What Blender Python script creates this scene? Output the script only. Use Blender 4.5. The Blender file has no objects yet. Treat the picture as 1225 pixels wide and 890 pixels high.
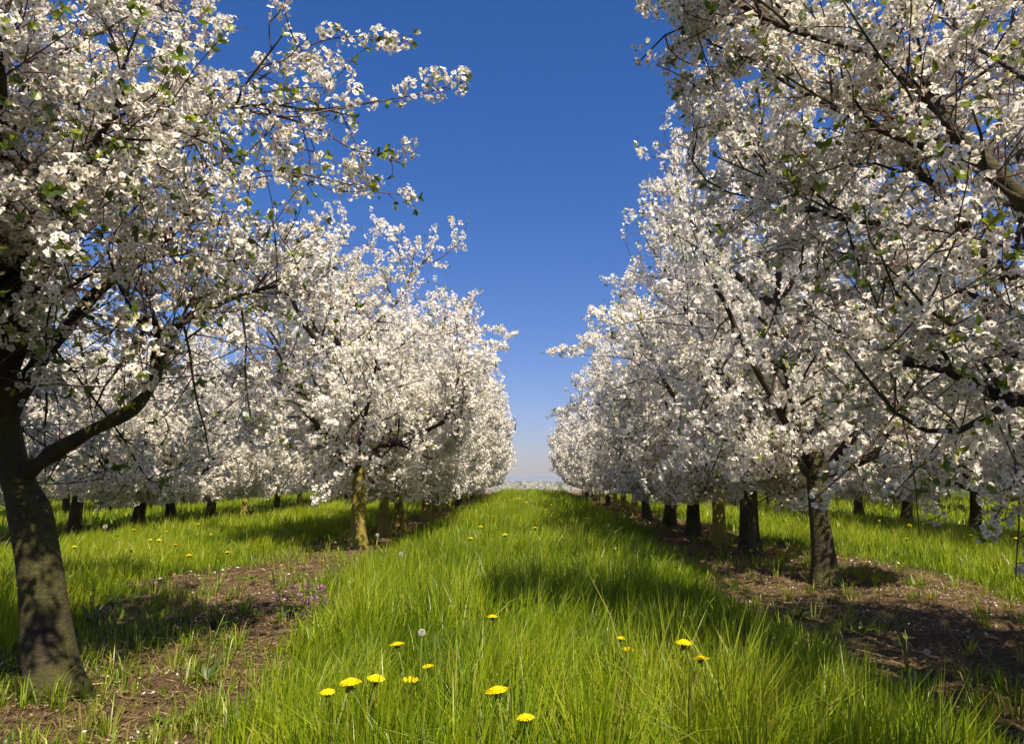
import bpy, math, random
import numpy as np
from mathutils import Vector, Euler

# ------------------------------------------------------------------ camera
H = 0.90                                   # eye height (m)
scn = bpy.context.scene
COL = scn.collection
W0, H0, FPX = 1225.0, 890.0, 817.0         # photo size and focal length in its pixels
PITCH = math.atan((573 - H0 / 2) / FPX)
YAW = math.atan((635 - W0 / 2) / FPX)
cam_d = bpy.data.cameras.new('camera')
cam_d.sensor_fit = 'HORIZONTAL'
cam_d.sensor_width = 36.0
cam_d.lens = FPX / W0 * 36.0
cam_d.clip_start = 0.05
cam_d.clip_end = 20000
cam = bpy.data.objects.new('camera', cam_d)
COL.objects.link(cam)
cam.location = (0, 0, H)
cam.rotation_euler = (math.pi / 2 + PITCH, 0, YAW)
scn.camera = cam
CAM_M = Euler(cam.rotation_euler).to_matrix()

# ------------------------------------------------------------------ light
SUN_EL = math.radians(51)
SUN_AZ = math.radians(25)                  # measured from straight behind the camera towards the right
sun_dir = Vector((math.cos(SUN_EL) * math.sin(SUN_AZ), -math.cos(SUN_EL) * math.cos(SUN_AZ), math.sin(SUN_EL)))
world = bpy.data.worlds.new('World')
scn.world = world
world.use_nodes = True
nt = world.node_tree
nt.nodes.clear()
wo = nt.nodes.new('ShaderNodeOutputWorld')
bg = nt.nodes.new('ShaderNodeBackground')
sky = nt.nodes.new('ShaderNodeTexSky')
sky.sky_type = 'NISHITA'
sky.sun_disc = False
sky.sun_elevation = SUN_EL
sky.sun_rotation = math.pi - SUN_AZ        # 0 = +Y, clockwise towards +X
sky.altitude = 300
sky.air_density = 1.25
sky.dust_density = 0.3
sky.ozone_density = 2.0
hsv = nt.nodes.new('ShaderNodeHueSaturation')
hsv.inputs['Saturation'].default_value = 1.4
hsv.inputs['Hue'].default_value = 0.5
hsv.inputs['Value'].default_value = 1.0
nt.links.new(sky.outputs[0], hsv.inputs['Color'])
tint = nt.nodes.new('ShaderNodeMix'); tint.data_type = 'RGBA'; tint.blend_type = 'MULTIPLY'; tint.inputs[0].default_value = 1.0
tint.inputs[7].default_value = (0.82, 0.86, 1.38, 1)
gam = nt.nodes.new('ShaderNodeGamma'); gam.inputs['Gamma'].default_value = 0.8
nt.links.new(hsv.outputs[0], gam.inputs[0]); nt.links.new(gam.outputs[0], tint.inputs[6]); nt.links.new(tint.outputs[2], bg.inputs['Color'])
bg.inputs['Strength'].default_value = 0.058
nt.links.new(bg.outputs[0], wo.inputs['Surface'])
sl = bpy.data.lights.new('sun', 'SUN')
sl.energy = 5.0
sl.angle = math.radians(0.53)
sl.color = (1.0, 0.88, 0.70)
so = bpy.data.objects.new('sun', sl)
so.rotation_euler = sun_dir.to_track_quat('Z', 'Y').to_euler()
so.location = sun_dir * 50
COL.objects.link(so)
scn.view_settings.view_transform = 'Standard'
scn.view_settings.look = 'None'
scn.view_settings.exposure = 1.0
scn.view_settings.gamma = 1.0
scn.view_settings.use_curve_mapping = False
scn.render.engine = 'CYCLES'
scn.cycles.max_bounces = 6
scn.cycles.volume_bounces = 0
scn.cycles.diffuse_bounces = 4
scn.cycles.glossy_bounces = 1
scn.cycles.transmission_bounces = 3
scn.cycles.transparent_max_bounces = 4
scn.cycles.caustics_reflective = False
scn.cycles.caustics_refractive = False
scn.cycles.use_denoising = True
scn.render.use_persistent_data = False

RNG = np.random.default_rng(11)
rnd = random.Random(5)

def at(px, py, Y):
    """point of the vertical plane y = Y seen at photo pixel (px, py)"""
    d = CAM_M @ Vector(((px - W0 / 2) / FPX, -(py - H0 / 2) / FPX, -1.0))
    t = Y / d.y
    return np.array((d.x * t, Y, H + d.z * t))

def ground_at(px, py, z=0.0):
    d = CAM_M @ Vector(((px - W0 / 2) / FPX, -(py - H0 / 2) / FPX, -1.0))
    t = (z - H) / d.z
    return d.x * t, d.y * t

# ------------------------------------------------------------------ noise and terrain
_perm = np.random.default_rng(3).random((64, 64))
def vnoise(x, y):
    x = np.asarray(x, float); y = np.asarray(y, float)
    xi = np.floor(x).astype(int); yi = np.floor(y).astype(int)
    fx = x - xi; fy = y - yi
    fx = fx * fx * (3 - 2 * fx); fy = fy * fy * (3 - 2 * fy)
    a = _perm[xi % 64, yi % 64]; b = _perm[(xi + 1) % 64, yi % 64]
    c = _perm[xi % 64, (yi + 1) % 64]; d = _perm[(xi + 1) % 64, (yi + 1) % 64]
    return (a * (1 - fx) + b * fx) * (1 - fy) + (c * (1 - fx) + d * fx) * fy

def fbm(x, y, o=3):
    s = 0; a = 0.5; t = 0
    for i in range(o):
        s = s + a * vnoise(x * 2 ** i + 17.3 * i, y * 2 ** i + 5.1 * i); t += a; a *= 0.5
    return s / t

def sstep(a, b, x):
    t = np.clip((np.asarray(x, float) - a) / (b - a), 0, 1)
    return t * t * (3 - 2 * t)

ROWX = {'l1': -2.6 * H, 'r1': 2.9 * H, 'l2': -8.1 * H, 'r2': 8.5 * H, 'l3': -13.7 * H, 'r3': 14.1 * H, 'l4': -19.2 * H, 'r4': 19.7 * H}

def bare(x, y):
    """1 on the bare strips below the tree rows, 0 in the grass"""
    w = (fbm(np.asarray(x) * 1.1, np.asarray(y) * 0.8) - 0.5) * 0.7 + (vnoise(np.asarray(x) * 5, np.asarray(y) * 5) - 0.5) * 0.22
    m = np.zeros_like(np.asarray(x, float))
    li = np.interp(y, [1.5, 1.7, 2.3, 4.2, 6.5, 11.3], [-0.76, -0.80, -0.95, -1.25, -1.55, -1.9])
    lo = np.interp(y, [2.0, 4.0, 6.0, 9.0, 14.0], [-2.75, -2.75, -3.15, -3.1, -2.8])
    m = np.maximum(m, sstep(-0.18, 0.18, x + w - lo) * (1 - sstep(-0.18, 0.18, x + w - li)))
    ri = np.interp(y, [1.6, 2.0, 2.8, 4.2, 6.0, 10.0, 14.0], [1.62, 1.52, 1.42, 1.38, 1.42, 1.7, 1.95])
    ro = np.interp(y, [4.0, 5.5, 8.0, 12.0, 18.0], [3.75, 3.7, 3.75, 3.5, 3.3])
    m = np.maximum(m, sstep(-0.18, 0.18, x + w - ri) * (1 - sstep(-0.18, 0.18, x + w - ro)))
    for k in ('l2', 'r2', 'l3', 'r3', 'l4', 'r4'):
        m = np.maximum(m, 0.75 * (1 - sstep(0.25, 0.75, np.abs(x - ROWX[k] + w * 0.6))))
    return m

def terrain(x, y):
    x = np.asarray(x, float); y = np.asarray(y, float)
    z = 0.10 * sstep(18, 32, y) - 3.3 * sstep(38, 120, y) - 6 * sstep(300, 1500, y)
    near = 1 - sstep(40, 90, y)
    z = z + near * (0.05 * (fbm(x * 0.9, y * 0.9) - 0.5) + 0.022 * (vnoise(x * 5, y * 5) - 0.5))
    z = z + near * bare(x, y) * (0.05 * (vnoise(x * 9 + 3, y * 9) - 0.5) + 0.03 * (vnoise(x * 21, y * 21 + 4) - 0.5))
    alley = (1 - sstep(0.9, 1.7, np.abs(x - 0.1)))
    z = z + near * 0.04 * alley
    return z

# ------------------------------------------------------------------ mesh helpers
def mesh_from_arrays(name, verts, tris, mats, mat_idx=None, attrs=None, smooth=True):
    me = bpy.data.meshes.new(name)
    verts = np.ascontiguousarray(verts, np.float32); tris = np.ascontiguousarray(tris, np.int32)
    me.vertices.add(len(verts)); me.vertices.foreach_set('co', verts.ravel())
    me.loops.add(tris.size); me.loops.foreach_set('vertex_index', tris.ravel())
    me.polygons.add(len(tris))
    me.polygons.foreach_set('loop_start', np.arange(0, tris.size, tris.shape[1], dtype=np.int32))
    me.polygons.foreach_set('use_smooth', np.full(len(tris), smooth, bool))
    for m in mats: me.materials.append(m)
    if mat_idx is not None: me.polygons.foreach_set('material_index', np.ascontiguousarray(mat_idx, np.int32))
    for k, v in (attrs or {}).items():
        a = me.attributes.new(k, 'FLOAT', 'POINT'); a.data.foreach_set('value', np.ascontiguousarray(v, np.float32))
    me.update(calc_edges=True)
    return me

def add_obj(name, me, parent=None):
    o = bpy.data.objects.new(name, me); COL.objects.link(o)
    if parent is not None: o.parent = parent
    return o

def empty(name, loc, rz=0.0):
    o = bpy.data.objects.new(name, None); COL.objects.link(o)
    o.location = loc; o.rotation_euler = (0, 0, rz); o.empty_display_size = 0.2
    return o

def tag(o, label=None, cat=None, group=None, kind=None):
    if label: o['label'] = label
    if cat: o['category'] = cat
    if group: o['group'] = group
    if kind: o['kind'] = kind
    return o

class Geo:
    """collects triangles"""
    def __init__(self): self.v = []; self.f = []; self.a = []; self.m = []; self.n = 0
    def add(self, v, f, tone=0.5, mat=0):
        v = np.asarray(v, float); f = np.asarray(f, int)
        self.v.append(v); self.f.append(f + self.n); self.n += len(v)
        self.a.append(np.full(len(v), tone) if np.isscalar(tone) else np.asarray(tone)); self.m.append(np.full(len(f), mat))
    def mesh(self, name, mats, smooth=True):
        if not self.v: return None
        return mesh_from_arrays(name, np.concatenate(self.v), np.concatenate(self.f), mats, np.concatenate(self.m), {'tone': np.concatenate(self.a)}, smooth)

def tube(pts, rad, sides=6, lobes=None, cap=True, bump=0.0, seed=0):
    pts = np.asarray(pts, float); rad = np.asarray(rad, float); n = len(pts)
    t = np.gradient(pts, axis=0); t /= np.linalg.norm(t, axis=1)[:, None] + 1e-9
    ref = np.array((0.31, 0.95, 0.05)) if abs(t[:, 1]).mean() < 0.8 else np.array((1.0, 0.1, 0.1))
    u = np.cross(t, ref); u /= np.linalg.norm(u, axis=1)[:, None] + 1e-9
    w = np.cross(t, u)
    ang = np.linspace(0, 2 * math.pi, sides, endpoint=False)
    rr = np.repeat(rad[:, None], sides, 1)
    if lobes is not None: rr = rr * lobes(np.arange(n)[:, None], ang[None, :])
    if bump:
        g = np.random.default_rng(seed); rr = rr * (1 + bump * (g.random((n, sides)) - 0.5))
    v = pts[:, None, :] + rr[..., None] * (np.cos(ang)[None, :, None] * u[:, None, :] + np.sin(ang)[None, :, None] * w[:, None, :])
    v = v.reshape(-1, 3)
    i = np.arange(n - 1)[:, None] * sides; j = np.arange(sides)[None, :]; k = (j + 1) % sides
    a = i + j; b = i + k; c = a + sides; d = b + sides
    f = np.concatenate([np.stack([a, b, d], -1).reshape(-1, 3), np.stack([a, d, c], -1).reshape(-1, 3)])
    if cap:
        v = np.concatenate([v, pts[-1:] + t[-1:] * rad[-1] * 0.4]); top = len(v) - 1; base = (n - 1) * sides
        f = np.concatenate([f, np.stack([base + np.arange(sides), base + (np.arange(sides) + 1) % sides, np.full(sides, top)], -1)])
    return v, f

def smooth_line(ctrl, n):
    """Catmull-Rom through control points"""
    P = np.asarray(ctrl, float); P = np.concatenate([[2 * P[0] - P[1]], P, [2 * P[-1] - P[-2]]])
    out = []
    m = len(P) - 3
    for s in np.linspace(0, m - 1e-6, n):
        i = int(s); t = s - i
        p0, p1, p2, p3 = P[i:i + 4]
        out.append(0.5 * (2 * p1 + (p2 - p0) * t + (2 * p0 - 5 * p1 + 4 * p2 - p3) * t * t + (3 * p1 - p0 - 3 * p2 + p3) * t ** 3))
    return np.array(out)

# ------------------------------------------------------------------ materials
def new_mat(name):
    m = bpy.data.materials.new(name); m.use_nodes = True
    m.node_tree.nodes.clear()
    return m, m.node_tree.nodes, m.node_tree.links

def ramp(N, stops):
    r = N.new('ShaderNodeValToRGB'); e = r.color_ramp.elements
    while len(e) < len(stops): e.new(0.5)
    for el, (p, c) in zip(e, stops): el.position = p; el.color = (*c, 1)
    return r

def leafy(name, stops, trans=0.4, tcol=(1, 1, 1), rough=0.6, gloss=0.0, obj_var=0.0):
    """thin-surface material: diffuse + translucent, colour picked by the 'tone' attribute"""
    m, N, L = new_mat(name)
    at_ = N.new('ShaderNodeAttribute'); at_.attribute_name = 'tone'
    r = ramp(N, stops); L.new(at_.outputs['Fac'], r.inputs[0])
    d = N.new('ShaderNodeBsdfDiffuse'); t = N.new('ShaderNodeBsdfTranslucent')
    L.new(r.outputs[0], d.inputs['Color'])
    mul = N.new('ShaderNodeMix'); mul.data_type = 'RGBA'; mul.blend_type = 'MULTIPLY'; mul.inputs[0].default_value = 1
    L.new(r.outputs[0], mul.inputs[6]); mul.inputs[7].default_value = (*tcol, 1)
    L.new(mul.outputs[2], t.inputs['Color'])
    mx = N.new('ShaderNodeMixShader'); mx.inputs[0].default_value = trans
    L.new(d.outputs[0], mx.inputs[1]); L.new(t.outputs[0], mx.inputs[2])
    out = N.new('ShaderNodeOutputMaterial')
    if gloss > 0:
        g = N.new('ShaderNodeBsdfGlossy'); g.inputs['Roughness'].default_value = rough; g.inputs['Color'].default_value = (1, 1, 1, 1)
        m2 = N.new('ShaderNodeMixShader'); m2.inputs[0].default_value = gloss
        L.new(mx.outputs[0], m2.inputs[1]); L.new(g.outputs[0], m2.inputs[2]); L.new(m2.outputs[0], out.inputs[0])
    else: L.new(mx.outputs[0], out.inputs[0])
    return m

M_PETAL = leafy('petal_white', [(0.0, (0.70, 0.62, 0.55)), (0.3, (0.84, 0.81, 0.75)), (1.0, (0.88, 0.865, 0.82))], 0.42, (1.0, 0.97, 0.92))
M_CENTRE = leafy('flower_centre', [(0.0, (0.22, 0.10, 0.05)), (0.5, (0.34, 0.30, 0.07)), (1.0, (0.42, 0.36, 0.10))], 0.2)
M_LEAF = leafy('young_leaf', [(0.0, (0.05, 0.09, 0.010)), (0.5, (0.14, 0.20, 0.018)), (1.0, (0.30, 0.33, 0.03))], 0.45, (1.6, 1.5, 0.7), 0.4, 0.05)
M_GRASS = leafy('grass_blade', [(0.0, (0.035, 0.075, 0.004)), (0.45, (0.155, 0.238, 0.006)), (0.8, (0.32, 0.385, 0.014)), (0.9, (0.25, 0.25, 0.04)), (1.0, (0.30, 0.23, 0.09))], 0.42, (1.5, 1.5, 0.5), 0.42, 0.022)
M_YELLOW = leafy('dandelion_yellow', [(0.0, (0.72, 0.50, 0.006)), (1.0, (0.84, 0.70, 0.014))], 0.25)
M_STEM = leafy('plant_stem', [(0.0, (0.20, 0.10, 0.05)), (0.5, (0.14, 0.19, 0.04)), (1.0, (0.20, 0.26, 0.06))], 0.15)
M_FLUFF = leafy('seed_fluff', [(0.0, (0.40, 0.36, 0.28)), (1.0, (0.82, 0.80, 0.75))], 0.4)
M_PURPLE = leafy('purple_flower', [(0.0, (0.24, 0.06, 0.20)), (1.0, (0.55, 0.22, 0.50))], 0.3)
M_LITTER = leafy('dry_litter', [(0.0, (0.07, 0.045, 0.025)), (0.5, (0.24, 0.16, 0.085)), (0.85, (0.42, 0.31, 0.18)), (1.0, (0.75, 0.70, 0.64))], 0.15)

def bark_mat(name, dark, mid, moss, moss_amt):
    m, N, L = new_mat(name)
    tc = N.new('ShaderNodeTexCoord')
    mp = N.new('ShaderNodeMapping'); mp.inputs['Scale'].default_value = (5.0, 5.0, 15.0); L.new(tc.outputs['Object'], mp.inputs[0])
    n1 = N.new('ShaderNodeTexNoise'); n1.inputs['Scale'].default_value = 4.0; n1.inputs['Detail'].default_value = 6; L.new(mp.outputs[0], n1.inputs['Vector'])
    n2 = N.new('ShaderNodeTexNoise'); n2.inputs['Scale'].default_value = 5.0; n2.inputs['Detail'].default_value = 5; n2.inputs['Roughness'].default_value = 0.65
    L.new(tc.outputs['Object'], n2.inputs['Vector'])
    r1 = ramp(N, [(0.38, dark), (0.52, mid), (0.75, tuple(c * 1.5 for c in mid))]); L.new(n1.outputs['Fac'], r1.inputs[0])
    r2 = ramp(N, [(0.52 - moss_amt * 0.22, (0, 0, 0)), (0.64 - moss_amt * 0.22, (1, 1, 1))]); L.new(n2.outputs['Fac'], r2.inputs[0])
    mx = N.new('ShaderNodeMix'); mx.data_type = 'RGBA'; L.new(r2.outputs[0], mx.inputs[0]); L.new(r1.outputs[0], mx.inputs[6])
    n3 = N.new('ShaderNodeTexNoise'); n3.inputs['Scale'].default_value = 55.0; n3.inputs['Detail'].default_value = 7; n3.inputs['Roughness'].default_value = 0.7; L.new(tc.outputs['Object'], n3.inputs['Vector'])
    r3 = ramp(N, [(0.35, tuple(c * 0.55 for c in moss)), (0.7, moss)]); L.new(n3.outputs['Fac'], r3.inputs[0])
    L.new(r3.outputs[0], mx.inputs[7])
    b = N.new('ShaderNodeBsdfPrincipled'); b.inputs['Roughness'].default_value = 0.85
    L.new(mx.outputs[2], b.inputs['Base Color'])
    add = N.new('ShaderNodeMath'); add.operation = 'ADD'; L.new(n1.outputs['Fac'], add.inputs[0]); L.new(n3.outputs['Fac'], add.inputs[1])
    bp = N.new('ShaderNodeBump'); bp.inputs['Strength'].default_value = 0.75; bp.inputs['Distance'].default_value = 0.012; L.new(add.outputs[0], bp.inputs['Height'])
    L.new(bp.outputs[0], b.inputs['Normal'])
    out = N.new('ShaderNodeOutputMaterial'); L.new(b.outputs[0], out.inputs[0])
    return m
M_BARK = bark_mat('cherry_bark', (0.010, 0.007, 0.004), (0.030, 0.021, 0.010), (0.060, 0.054, 0.008), 0.62)  # darker than real bark: shade under the crowns is put into the colour
M_BARK_MOSS = bark_mat('mossy_bark', (0.045, 0.030, 0.014), (0.13, 0.095, 0.035), (0.28, 0.232, 0.034), 0.95)
M_LIMB = bark_mat('limb_bark', (0.010, 0.007, 0.005), (0.028, 0.019, 0.012), (0.060, 0.050, 0.010), 0.15)
m, N, L = new_mat('twig_bark')
b = N.new('ShaderNodeBsdfPrincipled'); b.inputs['Base Color'].default_value = (0.075, 0.035, 0.025, 1); b.inputs['Roughness'].default_value = 0.6
o_ = N.new('ShaderNodeOutputMaterial'); L.new(b.outputs[0], o_.inputs[0]); M_TWIG = m

def ground_mat():
    m, N, L = new_mat('orchard_soil')
    tc = N.new('ShaderNodeTexCoord'); at_ = N.new('ShaderNodeAttribute'); at_.attribute_name = 'bare'
    def noise(s, d=5, r=0.6):
        n = N.new('ShaderNodeTexNoise'); n.inputs['Scale'].default_value = s; n.inputs['Detail'].default_value = d; n.inputs['Roughness'].default_value = r
        L.new(tc.outputs['Object'], n.inputs['Vector']); return n
    a = noise(2.2); bn = noise(28, 6, 0.7); c = noise(130, 3)
    soil = ramp(N, [(0.36, (0.020, 0.013, 0.008)), (0.51, (0.075, 0.050, 0.026)), (0.64, (0.19, 0.13, 0.065)), (0.78, (0.36, 0.26, 0.14))]); L.new(bn.outputs['Fac'], soil.inputs[0])
    straw = ramp(N, [(0.45, (0.10, 0.065, 0.035)), (0.62, (0.34, 0.235, 0.12))]); L.new(c.outputs['Fac'], straw.inputs[0])
    mx = N.new('ShaderNodeMix'); mx.data_type = 'RGBA'; L.new(a.outputs['Fac'], mx.inputs[0]); L.new(soil.outputs[0], mx.inputs[6]); L.new(straw.outputs[0], mx.inputs[7])
    green = ramp(N, [(0.3, (0.022, 0.038, 0.006)), (0.7, (0.075, 0.12, 0.012))]); L.new(bn.outputs['Fac'], green.inputs[0])
    m2 = N.new('ShaderNodeMix'); m2.data_type = 'RGBA'; L.new(at_.outputs['Fac'], m2.inputs[0]); L.new(green.outputs[0], m2.inputs[6]); L.new(mx.outputs[2], m2.inputs[7])
    p = N.new('ShaderNodeBsdfPrincipled'); p.inputs['Roughness'].default_value = 0.95; p.inputs['Specular IOR Level'].default_value = 0.1
    L.new(m2.outputs[2], p.inputs['Base Color'])
    ad = N.new('ShaderNodeMath'); ad.operation = 'ADD'; L.new(bn.outputs['Fac'], ad.inputs[0]); L.new(c.outputs['Fac'], ad.inputs[1])
    bp = N.new('ShaderNodeBump'); bp.inputs['Strength'].default_value = 1.0; bp.inputs['Distance'].default_value = 0.03; L.new(ad.outputs[0], bp.inputs['Height'])
    L.new(bp.outputs[0], p.inputs['Normal'])
    out = N.new('ShaderNodeOutputMaterial'); L.new(p.outputs[0], out.inputs[0])
    return m

# ------------------------------------------------------------------ ground and hills
def axis(parts):
    return np.unique(np.concatenate([np.linspace(a, b, n) for a, b, n in parts]))
gx = axis([(-4000, -200, 14), (-200, -20, 30), (-20, -5, 60), (-5, 5.5, 170), (5.5, 20, 58), (20, 200, 30), (200, 4000, 14)])
gy = axis([(-60, -2, 20), (-2, 12, 190), (12, 40, 140), (40, 140, 50), (140, 600, 30), (600, 6000, 30)])
X, Y = np.meshgrid(gx, gy)
Z = terrain(X, Y)
nx = len(gx); ny = len(gy)
gi = (np.arange(ny - 1)[:, None] * nx + np.arange(nx - 1)[None, :]).ravel()
quads = np.stack([gi, gi + 1, gi + nx + 1, gi + nx], -1)
me = mesh_from_arrays('ground', np.stack([X, Y, Z], -1).reshape(-1, 3), quads, [ground_mat()], None, {'bare': bare(X, Y).ravel()})
tag(add_obj('ground', me), 'brown soil strips and grassy ground of the orchard', 'ground', kind='structure')

hx = np.linspace(-2600, 2600, 160)
prof = 6 + 8 * fbm(hx / 420 + 8, hx * 0 + 2.5) + 5 * fbm(hx / 90, hx * 0 + 9)
rows_ = []
for k, (dy, s) in enumerate([(-420, 0.0), (-200, 0.55), (-60, 0.92), (0, 1.0), (200, 0.9), (600, 0.0)]):
    rows_.append(np.stack([hx, np.full_like(hx, 3400 + dy) , -9.6 + (9.6 + prof) * s], -1))
HV = np.concatenate(rows_); n = len(hx)
gi = (np.arange(5)[:, None] * n + np.arange(n - 1)[None, :]).ravel()
m, N, L = new_mat('haze_blue_hills')
tcn = N.new('ShaderNodeTexCoord'); nn = N.new('ShaderNodeTexNoise'); nn.inputs['Scale'].default_value = 0.012; L.new(tcn.outputs['Object'], nn.inputs['Vector'])
rr = ramp(N, [(0.35, (0.13, 0.17, 0.24)), (0.65, (0.17, 0.20, 0.26))]); L.new(nn.outputs['Fac'], rr.inputs[0])  # distance haze mixed into the colour: blue-grey instead of woodland green
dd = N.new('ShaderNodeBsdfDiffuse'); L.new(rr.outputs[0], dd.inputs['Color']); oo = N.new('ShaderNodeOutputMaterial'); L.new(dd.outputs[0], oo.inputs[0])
me = mesh_from_arrays('hills', HV, np.stack([gi, gi + 1, gi + n + 1, gi + n], -1), [m])
tag(add_obj('hills', me), 'low blue hills on the horizon', 'hills', kind='structure')

# ------------------------------------------------------------------ haze over the plain
hm = bpy.data.materials.new('pale_haze'); hm.use_nodes = True; hm.node_tree.nodes.clear()
vo = hm.node_tree.nodes.new('ShaderNodeVolumePrincipled'); vo.inputs['Density'].default_value = 0.00022; vo.inputs['Color'].default_value = (0.86, 0.88, 0.95, 1); vo.inputs['Anisotropy'].default_value = 0.2
ho = hm.node_tree.nodes.new('ShaderNodeOutputMaterial'); hm.node_tree.links.new(vo.outputs[0], ho.inputs['Volume'])
bx = np.array([(x, y, z) for z in (-11.0, 34.0) for y in (-70.0, 6100.0) for x in (-4100.0, 4100.0)])
hme = mesh_from_arrays('haze', bx, np.array([(0, 2, 3, 1), (4, 5, 7, 6), (0, 1, 5, 4), (2, 6, 7, 3), (0, 4, 6, 2), (1, 3, 7, 5)]), [hm], smooth=False)
tag(add_obj('haze', hme), 'thin pale haze over the plain beyond the orchard', 'haze', kind='stuff')

# ------------------------------------------------------------------ blossom templates
def frame_of(nv):
    nv = nv / (np.linalg.norm(nv) + 1e-9)
    r = np.array((0, 0, 1.0)) if abs(nv[2]) < 0.9 else np.array((1.0, 0, 0))
    u = np.cross(r, nv); u /= np.linalg.norm(u); w = np.cross(nv, u)
    return u, w, nv

def flower(g, c, nv, size, lod, rr):
    u, w, nv = frame_of(nv)
    a0 = rr.random() * 6.28; cup = rr.uniform(-0.05, 0.5) if rr.random() < 0.8 else rr.uniform(0.9, 1.8); tone = min(1, max(0, rr.gauss(0.6, 0.28)))
    if lod == 2:
        s = size * 0.55
        p = [c + s * (math.cos(a0 + k * 1.5708) * u + math.sin(a0 + k * 1.5708) * w) + nv * s * 0.25 * (k % 2) for k in range(4)]
        g.add(p, [(0, 1, 2), (0, 2, 3)], tone, 0); return
    for k in range(5):
        a = a0 + k * 1.2566 + rr.uniform(-0.12, 0.12); R = size * rr.uniform(0.42, 0.56) * (1.0 if cup < 0.8 else 0.72)
        d = math.cos(a) * u + math.sin(a) * w; e = -math.sin(a) * u + math.cos(a) * w
        lift = cup + rr.uniform(-0.15, 0.2)
        if lod == 0:
            hw = R * 0.47
            p = [c, c + d * R * 0.62 + e * hw + nv * R * lift * 0.75, c + d * R + nv * R * lift * 1.0, c + d * R * 0.62 - e * hw + nv * R * lift * 0.75, c + d * R * 0.5 + nv * R * lift * 0.35]
            g.add(p, [(0, 4, 1), (4, 2, 1), (0, 3, 4), (4, 3, 2)], tone, 0)
        else:
            hw = R * 0.55
            p = [c - nv * R * 0.05, c + d * R * 0.95 + e * hw + nv * R * lift, c + d * R * 0.95 - e * hw + nv * R * lift]
            g.add(p, [(0, 2, 1)], tone, 0)
    if lod == 0:
        t = rr.random()
        R = size * 0.13; h = nv * size * 0.10
        p = [c + h * 0.3 + R * (math.cos(k * 1.2566 + a0) * u + math.sin(k * 1.2566 + a0) * w) + h * (0.6 + 0.8 * (k % 2)) for k in range(5)] + [c]
        g.add(p, [(5, k, (k + 1) % 5) for k in range(5)], t, 1)
        b0 = c - nv * size * 0.16                                      # calyx behind the petals
        p = [b0] + [c - nv * size * 0.02 + size * 0.09 * (math.cos(k * 2.094) * u + math.sin(k * 2.094) * w) for k in range(3)]
        g.add(p, [(0, 2, 1), (0, 3, 2), (0, 1, 3)], 0.25, 1)

def leaf(g, c, d, up, L_, Wd, tone, mat=0, fold=0.25, curl=0.2):
    d = d / (np.linalg.norm(d) + 1e-9); s = np.cross(d, up); s /= np.linalg.norm(s) + 1e-9; n = np.cross(s, d)
    p = [c, c + d * L_ * 0.35 + s * Wd + n * Wd * fold, c + d * L_ * 0.35, c + d * L_ * 0.35 - s * Wd + n * Wd * fold,
         c + d * L_ * 0.72 + s * Wd * 0.75 - n * L_ * curl * 0.3, c + d * L_ * 0.72 - n * L_ * curl * 0.45, c + d * L_ * 0.72 - s * Wd * 0.75 - n * L_ * curl * 0.3,
         c + d * L_ - n * L_ * curl]
    g.add(p, [(0, 2, 1), (0, 3, 2), (1, 2, 5), (1, 5, 4), (2, 3, 6), (2, 6, 5), (4, 5, 7), (5, 6, 7)], tone, mat)

def cluster_templates(lod, n, nf, size, spread):
    out = []
    for s in range(n):
        rr = random.Random(100 * lod + s); g = Geo()
        k = rr.randint(*nf)
        for i in range(k):
            z = rr.uniform(-0.35, 1); a = i * 2.4 + rr.uniform(-0.5, 0.5); q = math.sqrt(max(0, 1 - z * z))
            nv = np.array((math.cos(a) * q, math.sin(a) * q, z))
            c = nv * spread * rr.uniform(0.6, 1.15)
            nv = nv + np.array((rr.gauss(0, 0.35), rr.gauss(0, 0.35), rr.gauss(0, 0.35)))
            flower(g, c, nv, size * rr.uniform(0.85, 1.15), lod, rr)
        out.append((np.concatenate(g.v), np.concatenate(g.f), np.concatenate(g.a), np.concatenate(g.m)))
    return out

def leaf_templates(lod, n):
    out = []
    for s in range(n):
        rr = random.Random(900 + 50 * lod + s); g = Geo()
        for i in range(rr.randint(2, 4)):
            a = i * 2.2 + rr.random(); d = np.array((math.cos(a), math.sin(a), rr.uniform(0.5, 1.5)))
            L_ = rr.uniform(0.026, 0.050); tone = min(1, max(0, rr.gauss(0.5, 0.28)))
            if lod == 0: leaf(g, np.zeros(3), d, np.array((0.1, 0.2, 1.0)), L_, L_ * 0.27, tone)
            else:
                d /= np.linalg.norm(d); s_ = np.cross(d, (0.1, 0.2, 1.0)); s_ /= np.linalg.norm(s_)
                g.add([np.zeros(3), d * L_ * 0.5 + s_ * L_ * 0.3, d * L_ * 1.05, d * L_ * 0.5 - s_ * L_ * 0.3], [(0, 1, 2), (0, 2, 3)], tone)
        out.append((np.concatenate(g.v), np.concatenate(g.f), np.concatenate(g.a), np.concatenate(g.m)))
    return out

CT = {0: cluster_templates(0, 12, (9, 14), 0.030, 0.042), 1: cluster_templates(1, 10, (7, 9), 0.032, 0.036), 2: cluster_templates(2, 8, (7, 9), 0.042, 0.045)}
LT = {0: leaf_templates(0, 8), 1: leaf_templates(1, 8), 2: leaf_templates(1, 4)}

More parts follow.
